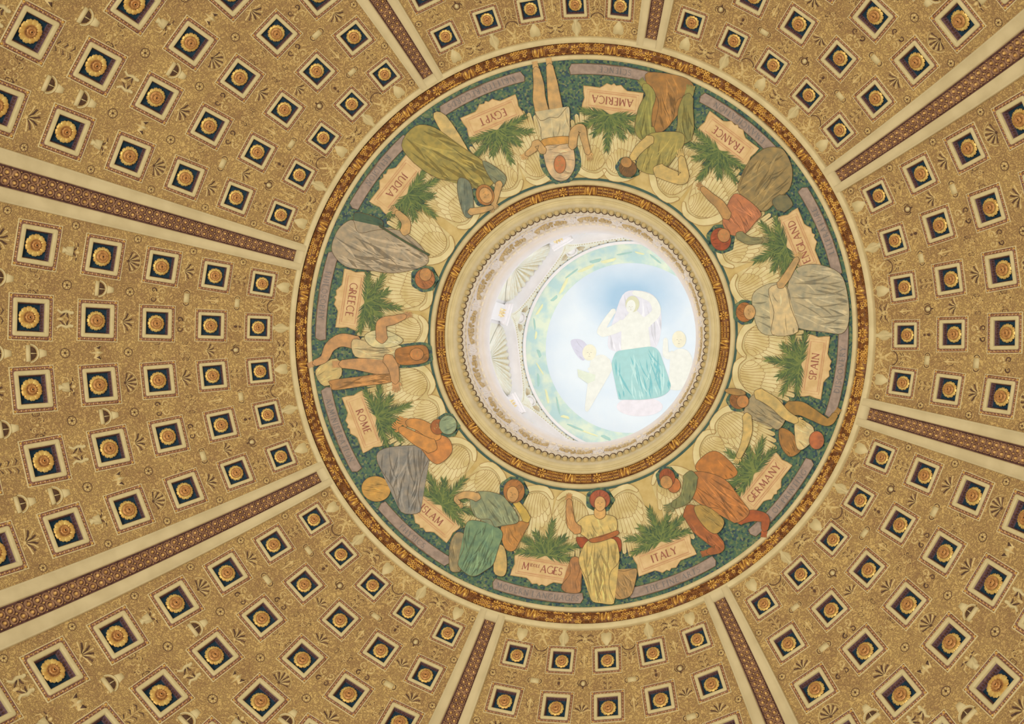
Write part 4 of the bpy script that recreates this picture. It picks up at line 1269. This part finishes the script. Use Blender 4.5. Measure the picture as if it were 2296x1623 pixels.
for name, x, y, ban, nm in TABLETS:
    az = pix_az(x, y); tab_az.append(az); f0 = local(az)
    p = at(x, y); vc = (TH_O - math.asin(math.hypot(p.x, p.y)/RM))*RM
    W2, H2 = .77, .30
    def f(u, v, dn, f0=f0, vc=vc):      # straight edges: undo the fan of the meridians
        r = RM*math.sin(TH_O-(vc+v)/RM); rc = RM*math.sin(TH_O-vc/RM)
        return f0(u*(r/rc)*(rc/r), vc+v+ (u*u)/(2*rc)*-1.0, dn)
    tb = setp(empty('tablet'), 'cream tablet reading %s' % (name if name != 'MAGES' else 'M AGES')); tb.parent = mural
    # shaped board
    out = [(-W2, -H2), (-W2*.98, -H2*.5), (-W2*.93, 0), (-W2*.98, H2*.5), (-W2, H2), (-W2*.5, H2*.97)]
    out += [(.30*math.cos(PI-a_), H2*.95+.20*math.sin(a_)) for a_ in [PI*i/10 for i in range(11)]]
    out += [(W2*.5, H2*.97), (W2, H2), (W2*.98, H2*.5), (W2*.93, 0), (W2*.98, -H2*.5), (W2, -H2), (W2*.45, -H2), (.27, -H2-.05), (.18, -H2-.13), (.06, -H2-.10), (0, -H2-.15), (-.06, -H2-.10), (-.18, -H2-.13), (-.27, -H2-.05), (-W2*.45, -H2)]
    bm = bmesh.new(); fill(bm, out, f, .040, .22, 0)
    ribbon(bm, out, .009, .009, f, .046, 2, True)
    ribbon(bm, [(-W2*.86, -H2*.74), (W2*.86, -H2*.74), (W2*.86, H2*.74), (-W2*.86, H2*.74)], .008, .008, f, .044, 1, True)
    ribbon(bm, [(-W2*.78, -H2*.58), (W2*.78, -H2*.58), (W2*.78, H2*.58), (-W2*.78, H2*.58)], .014, .014, f, .044, 1, True)
    for s in (-1, 1):
        ribbon(bm, [(s*x_, y_) for x_, y_ in arc(.36, H2+.03, .05, -PI*.2, PI*1.2, 8, .5)], .012, .008, f, .044, 1)
    obj('board', bm, [M_TAB, M_TABP, M_LINEB], tb)
    bm = bmesh.new(); h = .185
    if name == 'MAGES':
        total = (.90+.16)*h + text_width('IDDLE', h*.45) + .2*h + text_width('AGES', h)
        X = text(bm, 'M', -total/2, -h/2, h, f, .047); X = text(bm, 'IDDLE', X, h*.05, h*.42, f, .047); text(bm, 'AGES', X+.12*h, -h/2, h, f, .047)
    else:
        g_ = .2; tw = text_width(name, h, g_); text(bm, name, -tw/2, -h/2, h, f, .047, gap=g_)
    obj('lettering', bm, M_LETR, tb)
    # ribbon banner along the outer edge
    bn = setp(empty('banner'), 'grey-lilac banner lettered %s' % ban); bn.parent = mural
    g = local(az); BW = 1.12
    poly = [(-BW+2*BW*i/16, .13) for i in range(17)] + [(BW+.05, .25), (BW, .40)] + [(BW-2*BW*i/16, .40) for i in range(1, 17)] + [(-BW-.05, .28)]
    bm = bmesh.new(); fill(bm, poly, g, .030, .3, 0); ribbon(bm, poly, .008, .008, g, .034, 1, True)
    obj('cloth', bm, [M_LIL, M_LINE], bn)
    bm = bmesh.new(); h = .135; g_ = .35; tw = text_width(ban, h, g_)
    if tw > 2*BW-.15: h *= (2*BW-.15)/tw; tw = text_width(ban, h, g_)
    text(bm, ban, -tw/2, .265-h/2, h, g, .035, gap=g_); obj('lettering', bm, M_LILT, bn)
    # palm fronds
    R_ = random.Random(int(az*100)); bm = bmesh.new()
    base = (0.02, vc+H2+.05)
    for q, (ang, LL) in enumerate(((PI/2, .86), (PI/2+.95, .80), (PI/2-.95, .80), (PI/2+.48, .66), (PI/2-.48, .66), (PI/2+1.38, .62), (PI/2-1.38, .62))):
        NF = 20
        ax_ = [(base[0]+math.cos(ang)*LL*s_+.06*math.cos(ang)*s_*s_*2, base[1]+math.sin(ang)*LL*s_-.10*abs(math.cos(ang))*s_*s_*2) for s_ in [i/NF for i in range(NF+1)]]
        for i in range(1, NF+1):
            x0, y0 = ax_[i]; d = math.atan2(ax_[i][1]-ax_[i-1][1], ax_[i][0]-ax_[i-1][0])
            for sd in (-1, 1):
                l = .27*(1-.6*abs(i/NF-.4)); a_ = d+sd*(.85-.45*i/NF)+R_.uniform(-.12, .12)
                ribbon(bm, [(x0, y0), (x0+math.cos(a_)*l*.5, y0+math.sin(a_)*l*.5), (x0+math.cos(a_)*l, y0+math.sin(a_)*l)], .020, .002, g, .050+.0015*q, R_.choice((0, 0, 0, 1, 1, 2)))
        ribbon(bm, ax_, .018, .006, g, .053+.0015*q, 1)
    obj('palm_fronds', bm, [paint_mat((82, 106, 64)), paint_mat((108, 126, 70)), paint_mat((64, 88, 62))], mural)

# ---- wings, one pair behind each figure
FIGS_AZ = [pix_az(x, y) for x, y in ((1258, 300), (1490, 262), (1715, 420), (1795, 690), (1740, 930), (1600, 1110), (1345, 1190), (1120, 1160), (925, 1020), (840, 810), (850, 560), (1035, 370))]
M_WING = noise_mat('wing_paint', obs((204, 180, 116)), obs((224, 204, 146)), 3, .65)
M_WINGL = noise_mat('wing_covert_paint', obs((214, 194, 132)), obs((230, 212, 156)), 3, .65)
def wing(az, sd, shift=0.0):
    f0 = local(az)
    def f(u, v, dn): return f0(sd*u+shift, v, dn)
    bm = bmesh.new()
    lead = [(.12, 1.95), (.14, 2.4), (.28, 2.78), (.50, 2.98), (.80, 3.02), (1.02, 2.86), (1.16, 2.5), (1.24, 2.1), (1.2, 1.7), (1.05, 1.5), (.8, 1.5), (.56, 1.55), (.36, 1.7), (.20, 1.85)]
    fill(bm, smooth_poly(lead), f, .012, .25, 0)
    tips = [(.22, 1.74), (.33, 1.58), (.46, 1.44), (.60, 1.33), (.75, 1.23), (.90, 1.14), (1.05, 1.06), (1.18, 1.04), (1.28, 1.22), (1.33, 1.5), (1.32, 1.8), (1.27, 2.12)]
    for row, (k0, k1, w_, mi) in enumerate(((.0, 1.0, .075, 0), (.0, .60, .070, 1), (.0, .34, .062, 0))):
        for i in range(12):
            t = i/11; root = (.26+.62*t, 2.52+.30*math.sin(t*PI*.75)); tip = tips[i]
            end = (root[0]+(tip[0]-root[0])*k1, root[1]+(tip[1]-root[1])*k1)
            mid = ((root[0]+end[0])/2+.05*(1-t)*k1, (root[1]+end[1])/2)
            pl = limb([root, mid, end], (w_*.6, w_, w_*.62))
            dn = .014+.0007*i+.010*row
            fill(bm, pl, f, dn, .3, mi); ribbon(bm, pl, .0055, .0055, f, dn+.0005, 2, True)
            if row == 0: ribbon(bm, [root, mid, end], .003, .003, f, dn+.0005, 2)
    pl = limb([(.13, 1.98), (.17, 2.5), (.40, 2.88), (.78, 2.97), (1.04, 2.78)], (.07, .10, .085, .07, .035))
    fill(bm, pl, f, .045, .25, 1); ribbon(bm, pl, .007, .007, f, .046, 2, True)
    return bm
ZT = {1: (640, 420, .43130), 2: (960, 100, .30488), 3: (1500, 200, .30807), 4: (1500, 700, .33898), 5: (960, 1000, .27726), 0: (0, 0, 1.0)}
def zmap(k):
    x0, y0, s = ZT[k]
    return lambda x, y, dn: at(x0+x*s, y0+y*s, dn)
SKIN = (200, 160, 104); SKR = (196, 146, 98); SKY_ = (206, 176, 108)
# each figure: label, crop, list of (part, polygon, colour, folds, flow)
FIG = [
 ('winged seated man in white kilt and striped headcloth', 2, [
   ('leg', limb([(850, 520), (820, 400), (815, 290), (795, 175)], (52, 48, 40, 24)), SKIN, 0, 0), ('leg', limb([(950, 510), (930, 390), (915, 280), (895, 150)], (52, 48, 40, 24)), SKIN, 0, 0),
   ('robe', [(785, 490), (830, 555), (900, 530), (960, 530), (1035, 450), (1045, 560), (1025, 690), (850, 700), (830, 610)], (206, 188, 142), 10, 1.5), ('robe', [(850, 690), (1035, 670), (1050, 735), (855, 745)], (204, 150, 78), 0, 0),
   ('headcloth', [(855, 750), (960, 735), (1060, 735), (1085, 880), (1040, 975), (980, 1000), (920, 975), (870, 890)], (214, 182, 138), 14, 0.0),
   ('arm', limb([(1065, 745), (1080, 640), (1130, 610), (1150, 680), (1180, 790)], (30, 34, 32, 26, 22)), SKIN, 0, 0), ('arm', limb([(850, 780), (800, 720), (780, 760), (730, 800)], (28, 28, 26, 20)), SKIN, 0, 0),
   ('face', ellipse(975, 890, 44, 66), (196, 122, 78), 0, 0)]),
 ('winged workman in olive shirt bending over a brown machine', 2, [
   ('machine', [(1620, 200), (1870, 230), (1960, 300), (1940, 380), (1840, 400), (1800, 560), (1720, 640), (1660, 640), (1700, 420), (1620, 300)], (162, 116, 66), 20, 1.3),
   ('leg', limb([(1640, 660), (1590, 620), (1600, 480), (1640, 370), (1600, 300)], (60, 66, 52, 38, 26)), (140, 138, 76), 12, 1.5), ('leg', limb([(1880, 680), (1900, 600), (1900, 480), (1920, 380)], (64, 62, 56, 36)), (142, 136, 78), 12, 1.5),
   ('shirt', [(1640, 650), (1860, 640), (1890, 720), (1820, 830), (1730, 930), (1640, 950), (1540, 900), (1560, 800), (1610, 730)], (164, 150, 84), 18, 1.9),
   ('arm', limb([(1640, 690), (1560, 760), (1510, 830)], (36, 34, 26)), SKY_, 0, 0), ('arm', limb([(1700, 920), (1790, 960), (1880, 980), (1880, 900), (1870, 830)], (52, 48, 44, 34, 24)), SKY_, 0, 0),
   ('hair', ellipse(1475, 905, 66, 62, .6), (116, 84, 54), 0, 0), ('face', ellipse(1462, 870, 42, 38, .5), (176, 130, 78), 0, 0)]),
 ('winged woman in striped red bodice with wide grey-brown skirt', 3, [
   ('skirt', [(520, 660), (590, 520), (700, 430), (790, 420), (850, 450), (905, 580), (885, 720), (800, 790), (720, 880), (640, 870), (570, 800), (510, 740)], (150, 128, 84), 26, 2.3),
   ('cannon', limb([(860, 830), (800, 820)], (62, 54)), (116, 112, 82), 0, 0),
   ('bodice', [(480, 760), (580, 800), (680, 900), (640, 960), (560, 1050), (460, 1060), (400, 990), (410, 900)], (186, 116, 80), 20, .9),
   ('arm', limb([(430, 920), (380, 840), (310, 780), (250, 720)], (36, 36, 30, 20)), (184, 140, 88), 0, 0), ('arm', limb([(520, 1060), (590, 1100), (680, 1100)], (34, 30, 20)), (132, 128, 90), 6, 0),
   ('hair', ellipse(385, 1090, 74, 84, -.3), (158, 74, 50), 0, 0), ('face', ellipse(400, 1068, 46, 50, -.3), (184, 126, 80), 0, 0)]),
 ('winged woman in grey-white robe holding an open book', 0, [
   ('robe', [(1782, 606), (1830, 592), (1885, 612), (1903, 660), (1906, 720), (1890, 748), (1850, 744), (1800, 738), (1772, 720), (1766, 660)], (178, 166, 132), 34, 0.2),
   ('bodice', [(1688, 668), (1712, 642), (1745, 634), (1770, 650), (1775, 730), (1738, 752), (1702, 738)], (186, 176, 138), 12, 0.3),
   ('book', [(1726, 648), (1762, 640), (1776, 690), (1792, 744), (1734, 750), (1738, 700)], (214, 190, 140), 6, 1.5),
   ('arm', limb([(1752, 640), (1768, 618), (1790, 580)], (9, 9, 6)), SKIN, 0, 0),
   ('hair', ellipse(1672, 700, 19, 22), (168, 104, 56), 0, 0), ('face', ellipse(1680, 700, 13, 17), (208, 162, 104), 0, 0)]),
 ('winged bending man with brown hat, grey tunic and bare legs', 4, [
   ('shorts', [(740, 770), (820, 800), (880, 900), (840, 950), (790, 950), (740, 870)], (160, 112, 62), 10, 1.0),
   ('chart', [(840, 700), (900, 720), (965, 770), (950, 860), (880, 915), (845, 870)], (212, 188, 132), 6, .6), ('globe', ellipse(985, 850, 50, 60), (176, 100, 66), 6, 0),
   ('leg', limb([(800, 640), (880, 640), (960, 680), (1060, 730), (1110, 680)], (48, 46, 38, 26, 20)), (164, 124, 66), 0, 0),
   ('tunic', [(505, 650), (560, 550), (640, 570), (720, 620), (780, 700), (730, 780), (660, 740), (580, 720), (520, 690)], (164, 148, 112), 20, .6),
   ('arm', limb([(600, 540), (700, 600), (780, 680), (850, 720)], (38, 38, 32, 24)), SKY_, 0, 0), ('arm', limb([(525, 690), (530, 780), (510, 870), (470, 960)], (30, 32, 26, 18)), SKY_, 0, 0),
   ('hair', ellipse(470, 585, 60, 58, .5), (142, 92, 54), 0, 0), ('face', ellipse(490, 590, 40, 42, .4), (192, 130, 76), 0, 0), ('hat', ellipse(450, 530, 70, 22, .15), (166, 128, 76), 0, 0)]),
 ('winged man in orange coat and green sleeves leaning forward', 4, [
   ('stool', [(250, 940), (340, 930), (460, 1060), (360, 1110), (180, 1040)], (186, 118, 62), 6, .8),
   ('leg', limb([(150, 1320), (210, 1420), (290, 1500), (340, 1560), (270, 1590)], (60, 58, 46, 34, 22)), (160, 92, 56), 8, .9), ('leg', limb([(470, 1370), (560, 1350), (640, 1370), (640, 1440)], (42, 38, 32, 22)), (168, 86, 52), 0, 0),
   ('coat', [(175, 1060), (300, 1075), (400, 1130), (470, 1230), (540, 1330), (440, 1400), (350, 1310), (250, 1290), (160, 1230), (170, 1140)], (186, 118, 66), 26, .8),
   ('apron', [(175, 1290), (260, 1290), (370, 1380), (340, 1460), (280, 1460), (200, 1370)], (172, 140, 76), 10, .7),
   ('arm', limb([(150, 1090), (140, 1170), (110, 1240), (40, 1280)], (48, 46, 38, 26)), (120, 124, 82), 10, 1.6),
   ('collar', ellipse(40, 1150, 44, 50), (200, 118, 66), 0, 0), ('hair', ellipse(-5, 1098, 52, 60, -.3), (152, 78, 50), 0, 0), ('face', ellipse(-14, 1122, 40, 44, -.4), (194, 140, 84), 0, 0)]),
 ('winged woman in pale yellow gown with red hair and wreath', 5, [
   ('cushion', [(1200, 745), (1300, 750), (1540, 740), (1560, 860), (1480, 820), (1260, 840)], (160, 74, 48), 0, 0),
   ('lute', [(1150, 930), (1200, 900), (1250, 960), (1240, 1100), (1230, 1190), (1120, 1190), (1080, 1140), (1150, 1040)], (170, 118, 76), 8, 1.5),
   ('basket', [(1480, 1010), (1590, 1020), (1690, 1000), (1680, 1110), (1640, 1220), (1530, 1245), (1490, 1170), (1460, 1110)], (176, 138, 88), 22, 1.2),
   ('skirt', [(1300, 770), (1400, 760), (1510, 760), (1550, 860), (1545, 950), (1480, 1030), (1470, 1150), (1510, 1280), (1400, 1280), (1320, 1250), (1290, 1100), (1225, 960), (1240, 860)], (212, 182, 108), 34, 1.5),
   ('bodice', [(1200, 640), (1270, 575), (1350, 560), (1440, 560), (1520, 585), (1535, 660), (1500, 730), (1340, 775), (1270, 740), (1220, 700)], (216, 186, 112), 16, 1.2),
   ('belt', [(1310, 760), (1420, 735), (1530, 690), (1540, 725), (1420, 775), (1330, 790)], (174, 102, 58), 0, 0),
   ('arm', limb([(1215, 690), (1165, 640), (1150, 560), (1145, 450)], (40, 38, 32, 22)), (196, 142, 88), 8, 1.5),
   ('neck', [(1360, 500), (1430, 500), (1440, 570), (1395, 600), (1350, 570)], (216, 168, 102), 0, 0),
   ('hair', ellipse(1395, 440, 84, 78), (166, 84, 60), 8, 1.5), ('face', ellipse(1396, 462, 46, 60), (220, 166, 104), 0, 0)]),
 ('winged woman in teal gown resting her head on one hand', 5, [
   ('armour', [(240, 700), (310, 740), (300, 870), (240, 980), (260, 1020), (180, 1010), (170, 860), (190, 760)], (150, 134, 98), 12, 1.5),
   ('harp', [(590, 660), (700, 620), (820, 620), (760, 740), (700, 850), (620, 830)], (184, 128, 70), 14, 1.2),
   ('plinth', [(560, 820), (620, 830), (640, 980), (610, 1060), (530, 1020)], (204, 172, 106), 0, 0),
   ('skirt', [(330, 610), (450, 620), (560, 660), (605, 720), (570, 830), (530, 960), (470, 1010), (380, 1060), (310, 1040), (240, 960), (290, 830), (290, 700)], (110, 142, 108), 36, 1.9),
   ('bodice', [(350, 400), (450, 370), (590, 400), (660, 470), (730, 570), (720, 630), (600, 650), (540, 660), (500, 600), (400, 590), (345, 500)], (136, 146, 112), 22, 1.0),
   ('arm', limb([(400, 420), (310, 400), (230, 430), (250, 470)], (36, 30, 22, 16)), SKIN, 0, 0), ('arm', limb([(800, 600), (770, 540), (710, 460)], (36, 34, 24)), (200, 168, 82), 0, 0),
   ('hair', ellipse(697, 372, 86, 96), (168, 110, 62), 10, 1.5), ('face', ellipse(692, 385, 48, 64), (214, 158, 94), 0, 0)]),
 ('winged bare-chested man with pale turban and blue-grey robe', 1, [
   ('globe', ellipse(470, 1570, 76, 66, .2), (202, 152, 78), 10, .2),
   ('robe', [(490, 1370), (610, 1345), (740, 1350), (750, 1400), (710, 1490), (690, 1600), (700, 1690), (600, 1690), (560, 1570), (480, 1440)], (142, 136, 126), 34, 1.7),
   ('torso', [(700, 1250), (780, 1280), (850, 1310), (865, 1380), (800, 1440), (750, 1420), (700, 1350), (660, 1300)], (204, 132, 74), 0, 0),
   ('arm', limb([(780, 1290), (700, 1240), (640, 1225)], (40, 32, 22)), (206, 140, 76), 0, 0), ('arm', limb([(760, 1350), (680, 1310), (600, 1260)], (38, 32, 18)), (206, 140, 76), 0, 0),
   ('face', ellipse(798, 1243, 36, 40), (156, 92, 56), 0, 0), ('turban', ellipse(845, 1238, 46, 50), (142, 160, 124), 8, .5)]),
 ('winged soldier in white tunic and fur cap', 1, [
   ('column', [(155, 950), (265, 890), (290, 980), (200, 1035)], (204, 178, 116), 6, 2.6), ('bundle', [(230, 1005), (380, 985), (540, 965), (544, 990), (545, 1015), (400, 1035), (250, 1055), (240, 1030)], (178, 128, 78), 20, -.13),
   ('leg', limb([(370, 810), (290, 795), (230, 830), (200, 890), (150, 915)], (36, 34, 28, 22, 16)), SKR, 0, 0), ('leg', limb([(560, 925), (470, 930), (370, 920), (290, 920)], (44, 42, 30, 20)), SKR, 0, 0),
   ('tunic', [(350, 790), (470, 815), (600, 825), (610, 900), (540, 900), (470, 890), (360, 880)], (208, 184, 132), 16, 0),
   ('cape', [(410, 770), (500, 740), (610, 790), (560, 830), (450, 830)], (216, 202, 148), 8, .2),
   ('arm', limb([(500, 790), (500, 710), (560, 690), (620, 670)], (30, 28, 24, 14)), SKR, 0, 0), ('arm', limb([(530, 890), (560, 940), (570, 1010)], (30, 28, 20)), SKR, 0, 0),
   ('fur_cap', [(570, 850), (620, 830), (720, 822), (745, 865), (730, 910), (640, 925), (580, 915)], (164, 108, 60), 10, 0), ('face', ellipse(690, 868, 36, 32), (200, 132, 76), 0, 0)]),
 ('winged woman in grey-lilac robe with dark red headscarf', 1, [
   ('stool', [(360, 130), (500, 170), (480, 230), (380, 220)], (62, 90, 74), 6, .3),
   ('robe', [(300, 190), (350, 170), (380, 235), (480, 220), (600, 225), (700, 300), (745, 380), (690, 420), (560, 445), (430, 430), (310, 410), (240, 330), (260, 240)], (166, 150, 124), 44, .5),
   ('arm', limb([(620, 230), (625, 180), (580, 130)], (26, 24, 15)), SKIN, 0, 0),
   ('staff', limb([(490, 200), (620, 280), (745, 350)], (5, 5, 5)), (64, 84, 62), 0, 0),
   ('headscarf', ellipse(725, 475, 52, 54), (170, 106, 66), 0, 0), ('face', ellipse(735, 455, 32, 34), (192, 136, 84), 0, 0)]),
 ('winged bending figure in olive and blue robe with hands clasped', 0, [
   ('pillar', [(972, 262), (1000, 258), (1054, 345), (1032, 356)], (206, 178, 114), 0, 0),
   ('robe', [(900, 325), (930, 282), (975, 285), (1030, 325), (1085, 362), (1112, 400), (1080, 425), (1030, 405), (985, 400), (935, 370)], (158, 142, 76), 30, .6),
   ('sleeve', [(1030, 398), (1056, 412), (1062, 478), (1042, 484), (1026, 430)], (112, 122, 104), 10, 1.5), ('sleeve', [(1082, 360), (1110, 372), (1136, 396), (1124, 420), (1100, 400)], (118, 126, 100), 8, .7),
   ('arm', limb([(1120, 410), (1112, 440), (1106, 462)], (8, 7, 5)), SKIN, 0, 0), ('arm', limb([(1055, 474), (1080, 470), (1104, 464)], (8, 7, 5)), SKIN, 0, 0),
   ('hair', ellipse(1088, 436, 20, 24, -.4), (172, 116, 66), 0, 0), ('face', ellipse(1092, 440, 14, 18, -.4), (208, 158, 98), 0, 0)]),
]
for i, (lab, zk, parts) in enumerate(FIG):
    e = setp(empty('painted_figure'), lab); e.parent = mural
    for sd in (-1, 1):
        obj('wing', wing(FIGS_AZ[i], sd), [M_WING, M_WINGL, M_LINEB], e)
    mp = zmap(zk); s = ZT[zk][2]
    for q, (pn, poly, col, nf, flow) in enumerate(parts):
        if pn in ('face', 'hair', 'headscarf', 'turban'):
            cx = sum(p[0] for p in poly)/len(poly); cy = sum(p[1] for p in poly)/len(poly); x0, y0, s_ = ZT[zk]
            ux, uy = 1307-(x0+cx*s_), 748-(y0+cy*s_); n_ = math.hypot(ux, uy); rad = max(math.dist((cx, cy), p) for p in poly)
            if pn == 'face': poly = [(p[0]-ux/n_*rad*.22, p[1]-uy/n_*rad*.22) for p in poly]
            else: nf = max(nf, 14); flow = math.atan2(uy, ux)+.4
        if pn in ('hair', 'headscarf', 'turban', 'fur_cap', 'headcloth'):
            bmh = bmesh.new(); cx = sum(p[0] for p in poly)/len(poly); cy = sum(p[1] for p in poly)/len(poly)
            fill(bmh, smooth_poly([(cx+(p[0]-cx)*1.28-8*.45/s*(1 if k_ % 3 else -1), cy+(p[1]-cy)*1.28) for k_, p in enumerate(poly)]), mp, .0555, 20/s)
            obj('mosaic_patch', bmh, M_MOS, e)
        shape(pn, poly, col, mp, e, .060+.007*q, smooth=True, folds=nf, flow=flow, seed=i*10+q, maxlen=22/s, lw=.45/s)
        if pn == 'face':       # eyes, nose and mouth, drawn toward the crown
            cx = sum(p[0] for p in poly)/len(poly); cy = sum(p[1] for p in poly)/len(poly)
            rad = max(math.dist((cx, cy), p) for p in poly)
            x0, y0, s_ = ZT[zk]; ux, uy = 1307-(x0+cx*s_), 748-(y0+cy*s_); n_ = math.hypot(ux, uy); ux, uy = ux/n_, uy/n_
            rx, ry = -uy, ux
            bm = bmesh.new()
            for sd in (-1, 1):
                ribbon(bm, [(cx+ux*rad*.12+rx*sd*rad*.14, cy+uy*rad*.12+ry*sd*rad*.14), (cx+ux*rad*.12+rx*sd*rad*.40, cy+uy*rad*.12+ry*sd*rad*.40)], rad*.07, rad*.05, mp, .075+.007*q)
            ribbon(bm, [(cx+ux*rad*.05, cy+uy*rad*.05), (cx-ux*rad*.22, cy-uy*rad*.22)], rad*.03, rad*.05, mp, .075+.007*q)
            ribbon(bm, [(cx-ux*rad*.45-rx*rad*.16, cy-uy*rad*.45-ry*rad*.16), (cx-ux*rad*.45+rx*rad*.16, cy-uy*rad*.45+ry*rad*.16)], rad*.045, rad*.045, mp, .075+.007*q)
            obj('facial_features', bm, M_LINEB, e)
